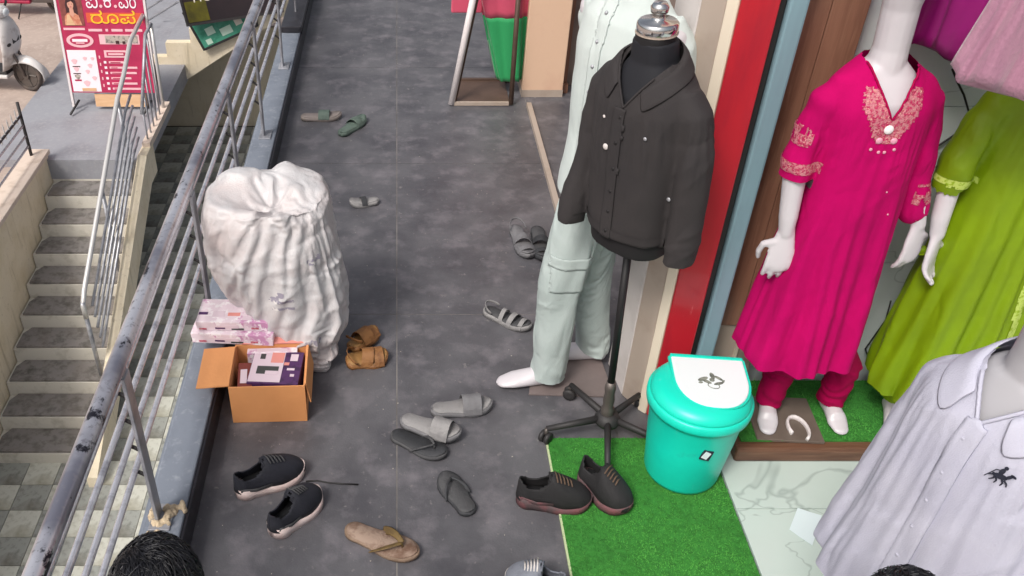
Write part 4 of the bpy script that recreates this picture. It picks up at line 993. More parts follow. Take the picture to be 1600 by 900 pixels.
# ================================================================ MANNEQUINS
def hand(S, wr, d, pn, k=1.0, curl=.25, thumb=1):
    """palm, four fingers of different lengths and a thumb; d = direction of the fingers, pn = palm normal"""
    wr, d, pn = Vector(wr), Vector(d).normalized(), Vector(pn); pn = (pn - d * pn.dot(d)).normalized(); sd = d.cross(pn)
    S.tube([wr - d * .02 * k, wr + d * .02 * k, wr + d * .055 * k, wr + d * .085 * k], [(.016 * k, .022 * k), (.014 * k, .030 * k), (.013 * k, .038 * k), (.011 * k, .037 * k)], 12, ref=pn, round_ends=True)
    for i, (o, ln) in enumerate(((-.028, .064), (-.0095, .074), (.0095, .070), (.028, .054))):
        b = wr + d * (.085 - abs(o) * .25) * k + sd * o * k; dirv = (d + sd * o * 3).normalized(); pts = [b]; c = curl * (1 + .35 * i)
        for j, fr in enumerate((.42, .32, .26)):
            a = c * (j + .4); dj = (dirv * math.cos(a) + pn * math.sin(a)); pts.append(pts[-1] + dj * ln * fr * k)
        S.tube(pts, [.0092 * k, .0088 * k, .008 * k, .0068 * k], 8, round_ends=True)
    b = wr + d * .025 * k - sd * thumb * .030 * k
    S.tube([b + sd * thumb * .01 * k, b + (d * .6 - sd * thumb * .8 + pn * .3).normalized() * .028 * k, b + (d * .9 - sd * thumb * .55 + pn * .4).normalized() * .056 * k, b + (d * 1.0 - sd * thumb * .35 + pn * .45).normalized() * .078 * k], [.013 * k, .011 * k, .0095 * k, .0075 * k], 8, round_ends=True)
def foot(S, ank, toe, k=1.0):
    ank, toe = Vector(ank), Vector(toe); d = toe - ank; d.z = 0; d.normalize(); s = Vector((0, 0, 1))
    hl = Vector((ank.x, ank.y, toe.z)) - d * .03 * k
    S.tube([ank + Vector((0, 0, .05 * k)), ank, (ank + hl) / 2 + d * .01], [.036 * k, .034 * k, .036 * k], 12)
    S.tube([hl + s * .026 * k, hl + d * .05 * k + s * .042 * k, hl + d * .11 * k + s * .034 * k, toe - d * .03 * k + s * .024 * k, toe + s * .018 * k], [(.024 * k, .028 * k), (.042 * k, .034 * k), (.034 * k, .042 * k), (.023 * k, .045 * k), (.016 * k, .038 * k)], 14, ref=(0, 0, 1), round_ends=True)
def ring(cx_, cy_, z, rx, ry, n=40, e=.8, rz=0):
    out = []
    for a in np.linspace(0, 2 * math.pi, n + 1)[:-1]:
        x, y = rx * math.copysign(abs(math.cos(a)) ** e, math.cos(a)), ry * math.copysign(abs(math.sin(a)) ** e, math.sin(a))
        out.append((cx_ + x * math.cos(rz) - y * math.sin(rz), cy_ + x * math.sin(rz) + y * math.cos(rz), z))
    return out
def dense(tab, n):
    """resample a table of (z, ...) rows smoothly"""
    tab = np.array(tab, float); z = np.linspace(tab[0, 0], tab[-1, 0], n)
    out = [np.interp(z, tab[:, 0], tab[:, k]) for k in range(1, tab.shape[1])]
    for k in range(len(out)):
        o = out[k].copy(); q = o.copy(); q[1:-1] = (o[:-2] + 2 * o[1:-1] + o[2:]) / 4; out[k] = q
    return list(zip(z, *out))

# ---------------- pink kurta
mk = thing('mannequin', 'white mannequin in a bright pink kurta and leggings on the turf platform', 'mannequin', (1.50, 2.44, .088))
S_ = MB()
S_.loft([ring(*r_) for r_ in [(-.09, .0, .70, .13, .10), (-.085, 0, .9, .135, .095), (-.08, 0, 1.05, .125, .095), (-.085, .0, 1.2, .135, .105), (-.09, .0, 1.32, .125, .08), (-.09, .015, 1.39, .085, .052), (-.09, .02, 1.42, .055, .045)]])
S_.tube([(-.09, .02, 1.37), (-.092, .018, 1.46), (-.105, .012, 1.58), (-.115, .0, 1.67)], [.058, .049, .050, .062], 16)
S_.ell((-.12, -.02, 1.78), (.074, .094, .118)); S_.ell((-.12, -.108, 1.765), (.012, .016, .022)); S_.ell((-.12, -.06, 1.70), (.04, .045, .035))
RA = [(-.19, .0, 1.29), (-.258, .0, 1.20), (-.272, -.01, 1.07), (-.262, -.03, .92), (-.257, -.035, .865)]
S_.tube(RA, [.045, .040, .036, .029, .023], 14, round_ends=True)
hand(S_, (-.256, -.036, .858), (-.03, -.14, -1), (.25, .9, 0), 1.12, .2, 1)
LA = [(.01, .0, 1.29), (.085, .01, 1.20), (.115, .015, 1.07), (.145, -.01, .95), (.165, -.02, .885)]
S_.tube(LA, [.045, .040, .036, .029, .023], 14, round_ends=True)
hand(S_, (.166, -.022, .878), (.02, -.14, -1), (-.35, .9, 0), 1.08, .3, -1)
for s, fx, tx in ((-1, -.085, -.115), (1, .150, .155)):
    S_.tube([(-.09 + s * .06, 0, .72), (-.06 + s * .085, -.01, .42), (fx, .035, .24), (fx, .05, .10)], [.05, .036, .034, .032], 14, round_ends=True)
    foot(S_, (fx, .05, .065), (tx, -.06, .0), .86)
body = remesh(S_, .0048, 3)
put('body', body, M['mannequin'], mk, smooth=True)
lg = MB()
for s, fx in ((-1, -.085), (1, .150)):
    pts = [Vector((-.09 + s * .06, 0, .70)).lerp(Vector((-.06 + s * .085, -.01, .42)), 0), Vector((-.06 + s * .085, -.01, .42)), Vector((fx, .035, .24)), Vector((fx, .05, .09)), Vector((fx, .048, .05))]
    lg.tube(pts, [.08, .060, .054, .05, .05], 20)
lgm = remesh(lg, .006, 2, lambda p, n: .003 * math.sin(70 * p.z + 9 * nz(p, 9)) * (p.z < .26) + .002 * nz(p, 20))
put('leggings', lgm, M['pinkleg'], mk, smooth=True)
Dr = MB()
tab = [(.36, -.088, -.005, .198, .150), (.55, -.082, -.005, .186, .142), (.75, -.077, 0, .17, .132), (.95, -.074, 0, .152, .120), (1.08, -.075, 0, .141, .112), (1.20, -.08, 0, .146, .116), (1.30, -.085, .0, .160, .105), (1.355, -.088, .008, .152, .085), (1.40, -.09, .015, .115, .065), (1.425, -.09, .02, .075, .056), (1.44, -.09, .02, .062, .052)]
Dr.loft([ring(cx_, cy_, z, rx, ry, 56) for z, cx_, cy_, rx, ry in dense(tab, 44)])
Dr.tube([(-.195, .0, 1.345), (-.230, .0, 1.30), (-.258, .0, 1.20), (-.271, -.005, 1.12), (-.274, -.008, 1.06)], [.052, .054, .052, .049, .049], 18, round_ends=True)
Dr.tube([(.015, .0, 1.345), (.05, .0, 1.30), (.085, .01, 1.20), (.115, .012, 1.07), (.140, -.0, .97), (.146, -.005, .945)], [.052, .054, .051, .046, .043, .044], 18, round_ends=True)
def dressd(p, n):
    th = math.atan2(p.y, p.x + .075); w_ = max(0, (1.12 - p.z) / .76)
    if p.x < -.23 and p.z > 1.0 or p.z > 1.0 and p.x > .085: return .004 * nz(p, 14, 2) + .003 * math.sin(60 * p.z + 30 * p.x)
    f = .013 * w_ ** .8 * (math.sin(7 * th + 1.2 * p.z + 3.0 * nz((0, th, p.z), .7, 1)) + .45 * math.sin(15 * th + 2.5 * p.z + 4 * nz((th, 0, p.z), .9, 3)))
    f += .005 * nz(p, 10)
    return f
vneck = lambda x, z: z - (1.29 + abs(x + .088) * 1.85)
me = remesh(Dr, .0085, 5, dressd, cut=lambda c, n: (c.y < .03 and vneck(c.x, c.z) > 0 and n.y < .5 and abs(c.x + .088) < .10) or c.z > 1.432 or c.z < .388 or (c.x < -.22 and 1.0 < c.z < 1.066) or (c.x > .105 and n.z < -.5 and .92 < c.z < .958), snap=lambda p: vneck(p.x, p.z) if p.z < 1.42 else 9)
me = drape(me, inset(me, .010), 13, -.03, lambda p: (p.z - 1.24) / .05, bend=.6)
creases(me, 40, 4, .003, .014, .22, (.08, 0, 1), .18, lambda p, n: p[2] < 1.0, .5); creases(me, 40, 8, .003, .009, .06, (.6, 0, .8), .5, lambda p, n: p[2] > .95, .5)
ku = put('kurta', me, M['pink'], mk, smooth=True, subs=1)
piping(me, M['pinkleg'], ku, -.088, 1.288, 1.85, 1.428)
emb = lambda c, n: n.y < .1 and c.y < .02 and -.125 < vneck(c.x, c.z) < -.004 and ((abs(c.x + .088) < .082 and 1.30 < c.z < 1.37) or ((c.x + .088) / .082) ** 2 + ((c.z - 1.30) / .085) ** 2 < 1)
put('embroidery', patch(me, emb, .0016, 'emb'), M['gold'], ku, smooth=True)
put('embroidery', patch(me, lambda c, n: c.x < -.215 and 1.085 < c.z < 1.122, .0016, 'emb'), M['gold'], ku, smooth=True)
put('embroidery', patch(me, lambda c, n: c.x < -.262 and n.x < -.2 and 1.17 < c.z < 1.23 and nz(c, 40) > -.1, .0016, 'emb'), M['gold'], ku, smooth=True)
put('embroidery', patch(me, lambda c, n: c.x > .11 and n.y < -.1 and .965 < c.z < 1.04 and nz(c, 40) > -.2, .0016, 'emb'), M['gold'], ku, smooth=True)
def stick(mesh, x, z, r, m, parent, name='button', off=.002, axis=-1):
    best = min((v for v in mesh.vertices if v.normal.y < -.1), key=lambda v: (v.co.x - x) ** 2 + (v.co.z - z) ** 2)
    b = MB().ell((0, 0, 0), (r, r * .4, r)); return b.build(name, m, parent, smooth=True, loc=best.co + best.normal * off)
for x, z, r in ((-.088, 1.262, .014), (-.108, 1.228, .010), (-.068, 1.228, .010), (-.122, 1.198, .005), (-.10, 1.192, .005), (-.078, 1.192, .005), (-.056, 1.198, .005), (-.03, 1.06, .003), (-.0, .98, .003)):
    stick(me, x, z, r, M['pearl'] if r > .012 else M['pinkpearl'], ku)
bpl = MB().box((-.035, -.0, -.002), (.245, .235, .012)).build('base_plate', M['slatebase'], mk, bevel=.002, rot=(0, 0, R(-4)))
MB().tube([(.0 + .035 * math.cos(a), -.06 + .06 * math.sin(a), .012) for a in np.linspace(-1.2, 3.6, 16)], [(.012, .006)] * 16, 8, ref=(0, 0, 1)).build('foot_ring', M['whitepaint'], mk, smooth=True)

# ---------------- green dress
mg = thing('mannequin', 'white mannequin in an olive green satin dress beside the pink one', 'mannequin', (1.95, 2.45, .088))
S_ = MB()
S_.loft([ring(*r_) for r_ in [(-.0, .0, .70, .13, .10), (0, 0, .95, .13, .095), (0, 0, 1.18, .125, .09), (-.01, .0, 1.27, .105, .075), (-.01, .015, 1.345, .07, .048), (-.01, .02, 1.40, .05, .045)]])
S_.tube([(-.01, .02, 1.37), (-.01, .01, 1.46), (0, 0, 1.55)], [.05, .045, .046], 16); S_.ell((0, -.02, 1.64), (.072, .092, .115)); S_.ell((0, -.105, 1.625), (.012, .016, .022))
S_.tube([(-.14, .0, 1.285), (-.205, .0, 1.18), (-.226, -.01, 1.06), (-.222, -.03, .91), (-.214, -.035, .85)], [.036, .034, .034, .028, .023], 14, round_ends=True)
hand(S_, (-.213, -.036, .84), (.02, -.12, -1), (.6, -.7, 0), 1.08, .2, 1)
S_.tube([(.13, .0, 1.285), (.19, .0, 1.18), (.215, -.01, 1.06), (.23, -.03, .91), (.23, -.035, .85)], [.045, .04, .036, .028, .023], 14, round_ends=True)
hand(S_, (.23, -.036, .84), (.0, -.12, -1), (-.6, -.7, 0), 1.0, .2, -1)
for s, fx in ((-1, -.065), (1, .08)):
    S_.tube([(s * .07, 0, .72), (fx, -.01, .40), (fx, .02, .24), (fx, .03, .10)], [.05, .036, .034, .032], 14, round_ends=True); foot(S_, (fx, .03, .075), (fx - .03, -.09, .0), .92)
put('body', remesh(S_, .0055, 3), M['mannequin'], mg, smooth=True)
lg = MB()
for s, fx in ((-1, -.065), (1, .08)): lg.tube([(s * .07, 0, .68), (fx, -.01, .40), (fx, .02, .24), (fx, .03, .10), (fx, .028, .075)], [.08, .06, .055, .046, .047], 20)
put('leggings', remesh(lg, .006, 2, lambda p, n: .002 * nz(p, 20)), M['lime'], mg, smooth=True)
Dr = MB()
tab = [(.20, .0, -.01, .20, .14), (.30, .0, -.01, .215, .15), (.55, .0, -.005, .205, .145), (.8, .0, 0, .18, .13), (1.0, -.005, 0, .155, .118), (1.12, -.008, 0, .15, .115), (1.22, -.01, 0, .158, .11), (1.29, -.012, 0, .16, .095), (1.345, -.012, .01, .125, .07), (1.375, -.01, .02, .07, .056), (1.39, -.01, .02, .06, .05)]
Dr.loft([ring(cx_, cy_, z, rx, ry, 56) for z, cx_, cy_, rx, ry in dense(tab, 44)])
for s in (-1, 1): Dr.tube([(s * .13, 0, 1.325), (s * .175, 0, 1.27), (s * .212, 0, 1.17), (s * .228, -.005, 1.08), (s * .229, -.008, 1.045)], [.052, .056, .056, .053, .054], 18, round_ends=True)
def gd(p, n):
    th = math.atan2(p.y, p.x); w_ = max(0, (1.1 - p.z) / .8)
    if abs(p.x) > .19 and p.z > 1.0: return .005 * nz(p, 12, 2) + .004 * math.sin(50 * p.z + 40 * p.x)
    return .016 * w_ ** .8 * (math.sin(8 * th + 1.5 * p.z + 3 * nz((0, th, p.z), .7, 5)) + .5 * math.sin(17 * th - 2 * p.z)) + .005 * nz(p, 9)
me = remesh(Dr, .0095, 5, gd, cut=lambda c, n: c.y < .03 and c.z - (1.26 + abs(c.x + .01) * 1.9) > 0 and n.y < .5 and abs(c.x + .01) < .1 or c.z > 1.383 or c.z < .228 or (abs(c.x) > .18 and n.z < -.4 and 1.0 < c.z < 1.06))
me = drape(me, inset(me, .010), 12, -.035, lambda p: (p.z - 1.22) / .05, bend=.6)
creases(me, 34, 14, .004, .014, .22, (-.12, 0, 1), .2, lambda p, n: p[2] < 1.1, .5); creases(me, 40, 18, .004, .010, .06, (.6, 0, .8), .5, lambda p, n: p[2] > .95, .5)
gk = put('dress', me, M['lime'], mg, smooth=True, subs=1)
for s_ in (-1, 1): put('trim', patch(me, lambda c, n: s_ * c.x > .16 and 1.035 < c.z < 1.06, .0016, 'trim'), M['lime_trim'], gk, smooth=True)
put('trim', patch(me, lambda c, n: n.y < .2 and abs(c.x - .05 - .10 * (1.1 - c.z)) < .014 and c.z < 1.1, .0016, 'trim'), M['lime_trim'], gk, smooth=True)

# ---------------- hanging garments above
def hanging(name, label, cx_, cy_, zbot, ztop, w0, w1, d, m, n, shear=0, lean=0):
    t = thing(name, label, 'garment', (cx_, cy_, zbot))
    mb = MB(); rings = []
    for i in range(26):
        u = i / 25; z = u * (ztop - zbot); ww = w0 + (w1 - w0) * u; rr = []
        for k in range(72):
            a = 2 * math.pi * k / 72; f = 1 + .42 * (1 - .4 * u) * math.sin(n * a + 2 * u + math.sin(3 * a)) + .2 * math.sin(2 * n * a - u)
            x = ww / 2 * math.cos(a) * (1 + .12 * (f - 1)); y = d / 2 * math.sin(a) * f
            rr.append((x + lean * u, y, z + (shear * x + .012 * math.sin(3 * a + 1) + .010 * math.sin(n * a)) * (1 - u)))
        rings.append(rr)
    mb.loft(rings); mb.build('cloth', m, t, smooth=True)
    MB().tube([(lean - w1 / 2 - .02, 0, ztop - zbot - .03), (lean, 0, ztop - zbot + .03), (lean + w1 / 2 + .02, 0, ztop - zbot - .03)], .008, 8).tube([(lean, 0, ztop - zbot + .03), (lean, 0, ztop - zbot + .10), (lean, .03, ztop - zbot + .12)], .003, 6).build('hanger', M['darkplastic'], t, smooth=True)
    return t
pA, pB = aty(1388, 55, 2.58), aty(1545, 112, 2.58)
hanging('hanging_dress', 'deep magenta garment hanging on the tiled wall above the dresses', (pA.x + pB.x) / 2 + .005, 2.60, (pA.z + pB.z) / 2 - .0, 2.3, pB.x - pA.x, .26, .11, M['purple'], 9, -.33)
pA, pB = aty(1500, 85, 2.2), aty(1600, 150, 2.2)
hanging('hanging_net', 'mauve net garment hanging in front of the deep magenta one', pA.x + .19, 2.2, pB.z - .0, 2.3, .36, .16, .14, M['mauve'], 7, -.36, .04)

# ---------------- jacket on a wheeled dress form
JF = Vector((-.80, -.60))                      # the way it faces
jz = math.atan2(-JF.x, JF.y) + math.pi          # local front = -y
jf = thing('jacket_form', 'headless dress form in a charcoal jacket on a black wheeled stand', 'mannequin', (.80, 2.44, 0), math.atan2(JF.x, -JF.y))
fb = MB()
ftab = [(.90, 0, -.0, .130, .098), (.97, 0, 0, .138, .103), (1.1, 0, 0, .135, .10), (1.25, 0, -.005, .145, .105), (1.38, 0, 0, .145, .095), (1.45, 0, .005, .115, .075), (1.49, 0, .01, .07, .06), (1.52, 0, .0, .055, .055), (1.60, 0, -.005, .052, .052)]
fb.loft([ring(a, b, z, rx, ry, 40) for z, a, b, rx, ry in dense(ftab, 40)])
put('form_body', remesh(fb, .007, 2), M['formblack'], jf, smooth=True)
MB().lathe([(.054, 1.598), (.058, 1.602), (.058, 1.625), (.052, 1.632), (.02, 1.634), (.016, 1.65), (.024, 1.655), (.026, 1.67), (.018, 1.682), (.004, 1.684)], seg=28).build('neck_cap', M['chrome'], jf, smooth=True)
MB().lathe([(.06, 1.597), (.06, 1.60)], seg=24).build('neck_ring', M['pierbeige'], jf)
MB().tube([(0, 0, .10), (0, 0, .92)], .0135, 12).build('pole', M['black'], jf, smooth=True)
MB().lathe([(.02, .10), (.024, .12), (.024, .15), (.018, .16), (.022, .19), (.018, .22), (.021, .25), (.016, .28)], seg=16).build('collar', M['grime'], jf, smooth=True)
MB().lathe([(.045, .075), (.05, .09), (.035, .12)], seg=20).build('hub', M['darkplastic'], jf, smooth=True)
base_rot = jf.rotation_euler.z
for k in range(5):
    a = R(188 + 72 * k) - base_rot
    c, s = math.cos(a), math.sin(a); rr = .235
    ar = MB().tube([(.03 * c, .03 * s, .095), (rr * c, rr * s, .07)], [(.016, .013), (.011, .011)], 8).build('leg', M['darkplastic'], jf, smooth=True)
    cs = MB()
    cs.tube([(rr * c, rr * s, .07), (rr * c, rr * s, .04)], .008, 8)
    cs.build('caster_fork', M['grime'], ar, smooth=True)
    wv = MB()
    for dy in (-.012, .012): wv.lathe([(.010, -.008), (.023, -.008), (.026, 0), (.023, .008), (.010, .008)], c=(0, 0, dy), seg=20)
    wv.build('caster', M['darkplastic'], ar, smooth=True, loc=(rr * c, rr * s, .0265), rot=(R(90), 0, a + R(40)))
Jk = MB()
jtab = [(.965, 0, 0, .150, .115), (1.05, 0, 0, .150, .114), (1.15, 0, -.002, .154, .114), (1.28, 0, -.006, .162, .118), (1.39, 0, -.002, .164, .11), (1.455, 0, .003, .152, .094), (1.505, 0, .008, .108, .076), (1.545, 0, .01, .078, .068)]
Jk.loft([ring(a, b, z, rx, ry, 48) for z, a, b, rx, ry in dense(jtab, 40)])
Jk.tube([(.12, .005, 1.445), (.160, .005, 1.395), (.188, .006, 1.25), (.198, .002, 1.12), (.204, -.008, .99), (.205, -.012, .93)], [.048, .056, .056, .053, .050, .048], 20)
Jk.tube([(-.12, .005, 1.445), (-.155, .0, 1.395), (-.178, -.01, 1.25), (-.186, -.035, 1.12), (-.192, -.075, .99), (-.195, -.09, .93)], [.048, .056, .055, .050, .046, .044], 20)
def jd(p, n):
    return .006 * nz(p, 6, 1) + .003 * nz(p, 13)
jV = lambda p: p.z - (1.405 + abs(p.x) * 1.5)
jme = remesh(Jk, .0085, 7, jd, cut=lambda c, n: n.y < .6 and c.y < .02 and jV(c) > 0 and abs(c.x) < .1 or c.z > 1.538 or (c.z < .978 and abs(c.x) < .14) or c.z < .942, snap=lambda p: jV(p) if p.z < 1.53 else 9)
jme = drape(jme, inset(jme, .012), 12, -.022, lambda p: (p.z - 1.37) / .04, bend=4, tension=30)
creases(jme, 22, 3, .002, .012, .07, (.5, 0, .85), .5, lambda p, n: abs(p[0]) < .15, .5); creases(jme, 50, 6, .0035, .010, .05, (.7, .5, .5), .6, lambda p, n: abs(p[0]) > .15 and p[2] < 1.4, .5)
jk = put('jacket', jme, M['jacket'], jf, smooth=True, subs=1)
piping(jme, M['jacket'], jk, 0, 1.403, 1.5, 1.50, .004)
jin = MB(); jin.loft([ring(a, b, z, rx, ry, 32) for z, a, b, rx, ry in ((1.30, 0, -.004, .14, .102), (1.42, 0, 0, .125, .086), (1.48, 0, .004, .10, .072), (1.52, 0, .006, .066, .062), (1.58, 0, .0, .060, .058))])
put('inner_shirt', remesh(jin, .006, 2, lambda p, n: .003 * nz(p, 15)), M['navytee'], jf, smooth=True)
collar(jme, M['jacket'], jk, (.080, .070), 1.568, 1.462, (0, .008), .05, .072, R(150), .006, .03)
put('placket', patch(jme, lambda c, n: n.y < -.3 and abs(c.x + .005) < .022 and c.z < 1.40, .003, 'pl'), M['jacket'], jk, smooth=True, solid=.004)
put('hem_band', patch(jme, lambda c, n: c.z < 1.0 and c.z > .968 and abs(c.x) < .165 and math.hypot(n.x, n.y) > .5, .003, 'hm'), M['jacket'], jk, smooth=True)
for z in (1.37, 1.29, 1.21, 1.13, 1.055, .99): stick(jme, -.004, z, .006, M['black'], jk, off=.005)
stick(jme, -.04, 1.27, .010, M['pierwhite'], jk, 'tag', .005); stick(jme, -.06, 1.35, .005, M['pierwhite'], jk, 'tag', .004); stick(jme, .085, 1.34, .006, M['greysteel'], jk, 'logo_tab', .003)
stick(jme, .15, 1.14, .007, M['greysteel'], jk, 'zip_pull', .004)
lean = (Matrix.Rotation(-base_rot, 3, 'Z') @ Matrix.Rotation(-.045, 3, 'Y') @ Matrix.Rotation(base_rot, 3, 'Z')).to_euler()
for c_ in jf.children:
    if c_.name.split('.')[0] in ('form_body', 'neck_cap', 'neck_ring', 'pole', 'collar', 'jacket', 'inner_shirt'): c_.rotation_euler = lean

# ---------------- trousers mannequin
mt = thing('mannequin', 'mannequin in a pale mint shirt and mint cargo trousers behind the jacket form', 'mannequin', (.70, 2.80, .006))
F = Vector((-.86, -.51, 0)); Sd = Vector((-.51, .86, 0))       # facing, and its own right side
S_ = MB()
HP = Vector((.055, .02, 0))
def T(f, s, z): return HP + F * f + Sd * s + Vector((0, 0, z))
S_.loft([[tuple(T(f, s, z)) for s, f, _ in ring(0, 0, 0, w_, d_, 32)] for z, w_, d_ in ((.80, .14, .10), (1.0, .135, .10), (1.2, .145, .10), (1.38, .165, .105), (1.50, .155, .09), (1.56, .10, .06), (1.60, .06, .055))])
S_.tube([T(0, 0, 1.56), T(.02, 0, 1.66), T(.03, 0, 1.74)], [.056, .052, .052], 16); S_.ell(T(.035, 0, 1.83), (.085, .085, .12)); S_.ell(T(.125, 0, 1.82), (.015, .015, .02))
KN = [(Vector((-.02, -.02, .83)), Vector((-.095, -.055, .50)), Vector((-.075, -.06, .09)), Vector((-.255, -.075, .0))), (Vector((.05, .07, .83)), Vector((.06, .06, .48)), Vector((.13, .09, .09)), Vector((-.03, .10, .0)))]
for hp, kn, an, to in KN:
    S_.tube([hp, kn, an], [.085, .058, .04], 14, round_ends=True); foot(S_, an - Vector((0, 0, .02)), to, 1.02)
for s in (1, -1):
    a0, a1, a2 = T(0, s * .18, 1.48), T(-.10, s * .19, 1.20), T(-.15, s * .05, 1.02)      # hands behind the back
    S_.tube([a0, a1, a2], [.05, .042, .028], 12, round_ends=True); hand(S_, a2, (a2 - a1), -F, 1.0, .2, s)
put('body', remesh(S_, .0062, 3), M['mannequin'], mt, smooth=True)
tr = MB()
tr.loft([[tuple(T(f, s, z)) for s, f, _ in ring(0, 0, 0, w_, d_, 32)] for z, w_, d_ in ((.74, .15, .12), (.80, .165, .125), (.88, .165, .12), (.97, .158, .115))])
for hp, kn, an, to in KN:
    p = [hp + Vector((0, 0, .02)), hp.lerp(kn, .5), kn, kn.lerp(an, .5), an + Vector((0, 0, .03)), an + Vector((0, 0, -.015))]
    tr.tube(p, [.098, .090, .080, .073, .069, .071], 24)
def td(p, n):
    f = .006 * nz(p, 8, 1)
    if p.z < .22: f += .005 * math.sin(64 * p.z + 9 * nz(p, 9, 3)) * (1 - p.z / .22)
    return f
tme = remesh(tr, .009, 3, td, cut=lambda c, n: c.z < .088)
tme = drape(tme, inset(tme, .014), 12, -.035, lambda p: (p.z - .86) / .06, bend=2.5, tension=25)
creases(tme, 34, 3, .003, .012, .16, (0, 0, 1), .25, lambda p, n: p[2] < .85, .5); creases(tme, 30, 7, .004, .010, .05, (.8, .4, .25), .5, lambda p, n: .36 < p[2] < .66 or p[2] < .2, .4)
tro = put('trousers', tme, M['mint'], mt, smooth=True, subs=1)
put('cargo_pocket', patch(tme, lambda c, n: n.y < -.25 and c.x < .01 and -.13 < c.x and .50 < c.z < .64 and n.x > -.75, .001, 'cp'), M['mint'], tro, smooth=True, solid=.003)
put('pocket_flap', patch(tme, lambda c, n: n.y < -.25 and -.135 < c.x < .015 and .605 < c.z < .65 and n.x > -.78, .004, 'cp'), M['mint'], tro, smooth=True, solid=.003)
sh = MB()
sh.loft([[tuple(T(f, s, z)) for s, f, _ in ring(0, 0, 0, w_, d_, 36)] for z, w_, d_ in ((.84, .175, .145), (.95, .17, .138), (1.1, .168, .13), (1.25, .175, .13), (1.40, .185, .125), (1.50, .175, .11), (1.56, .125, .08), (1.61, .078, .07))])
for s in (1, -1): sh.tube([T(0, s * .14, 1.52), T(-.02, s * .18, 1.45), T(-.10, s * .20, 1.21), T(-.15, s * .08, 1.05)], [.058, .064, .058, .05], 18)
shm = remesh(sh, .008, 8, lambda p, n: .007 * nz(p, 6))
creases(shm, 50, 5, .004, .012, .09, (.3, .3, .9), .5, None, .5)
sho = put('shirt', shm, M['mintshirt'], mt, smooth=True, subs=1)
def fs_(c): q = c - HP; return q.dot(F), q.dot(Sd)
put('placket', patch(shm, lambda c, n: n.dot(F) > .3 and abs(fs_(c)[1] - .01) < .024 and c.z < 1.57 and fs_(c)[0] > 0, .003, 'pl'), M['mintshirt'], sho, smooth=True, solid=.004)
for k in range(8):
    z = .93 + .085 * k; best = min((v for v in shm.vertices if v.normal.dot(F) > .3), key=lambda v: (fs_(v.co)[1] - .01) ** 2 + (v.co.z - z) ** 2)
    MB().ell((0, 0, 0), (.007, .007, .007)).build('button', M['greysteel'], sho, smooth=True, loc=best.co + best.normal * .004)
pq = [at(*p) for p in ((826, 618), (960, 622), (930, 540), (836, 545))]
MB().prism([((p - mt.location).x, (p - mt.location).y) for p in pq], -.005, .003).build('base_plate', M['plate'], mt, bevel=.001)

# ---------------- white shirt form in the foreground
WF = Vector((-.92, -.39, 0)).normalized()
ws_ = thing('shirt_form', 'white long sleeved shirt with a small dark emblem on a grey form, nearest the camera', 'mannequin', (1.162, 1.215, .055), math.atan2(WF.x, -WF.y))
fb = MB()
fb.loft([ring(a, b, z, rx, ry, 36) for z, a, b, rx, ry in dense([(.80, 0, 0, .145, .105), (.95, 0, 0, .145, .105), (1.1, 0, -.004, .155, .108), (1.22, 0, -.004, .15, .105), (1.30, 0, .003, .115, .078), (1.35, 0, .01, .075, .062)], 30)])
fb.tube([(0, .012, 1.32), (0, .008, 1.40), (.0, .0, 1.50), (.0, -.004, 1.56)], [.062, .056, .055, .06], 18); fb.ell((0, -.012, 1.66), (.078, .098, .125)); fb.ell((0, -.06, 1.59), (.045, .045, .05))
put('form_body', remesh(fb, .006, 3), M['mannequin_grey'], ws_, smooth=True)
MB().tube([(0, 0, -.03), (0, 0, .85)], .016, 12).build('pole', M['chrome'], ws_, smooth=True)
MB().lathe([(.15, -.041), (.15, -.022), (.03, -.012), (.02, .0)], seg=32).build('base_plate', M['chrome'], ws_, smooth=True)
Sh = MB()
Sh.loft([ring(a, b, z, rx, ry, 48) for z, a, b, rx, ry in dense([(.66, 0, 0, .20, .15), (.80, 0, 0, .195, .145), (.95, 0, 0, .178, .132), (1.1, 0, -.004, .168, .126), (1.2, 0, -.004, .168, .12), (1.27, 0, .0, .152, .10), (1.32, 0, .006, .115, .085), (1.35, 0, .01, .085, .075), (1.37, 0, .01, .076, .072)], 44)])
for s in (-1, 1):
    Sh.tube([(s * .112, .005, 1.265), (s * .138, .006, 1.225), (s * .164, .01, 1.08), (s * .182, -.0, .94), (s * .200, -.02, .80), (s * .210, -.03, .68)], [.048, .055, .056, .052, .047, .042], 20)
def sd_(p, n):
    return .007 * nz(p, 5, 3) + .003 * nz(p, 14)
wV = lambda p: p.z - (1.275 + abs(p.x) * 1.3)
wme = remesh(Sh, .0085, 6, sd_, cut=lambda c, n: n.y < .6 and c.y < .02 and wV(c) > 0 and abs(c.x) < .1 or c.z > 1.362 or c.z < .688, snap=lambda p: wV(p) if p.z < 1.355 else 9)
wme = drape(wme, inset(wme, .013), 14, -.03, lambda p: (p.z - 1.22) / .05, bend=1.8, tension=25)
creases(wme, 40, 3, .003, .012, .11, (.5, 0, .85), .5, lambda p, n: abs(p[0]) < .15, .5); creases(wme, 40, 6, .003, .010, .08, (.5, .3, .8), .5, lambda p, n: abs(p[0]) > .14, .5)
wo = put('shirt', wme, M['shirt'], ws_, smooth=True, subs=1)
piping(wme, M['shirt'], wo, 0, 1.273, 1.3, 1.345, .004)
put('placket', patch(wme, lambda c, n: n.y < -.3 and abs(c.x) < .02 and c.z < 1.275, .003, 'pl'), M['shirt'], wo, smooth=True, solid=.004)
for k in range(7): stick(wme, 0, .74 + .082 * k, .0045, M['shirt'], wo, off=.005)
collar(wme, M['shirt'], wo, (.078, .072), 1.405, 1.315, (0, .008), .055, .085, R(152), .007, .03)
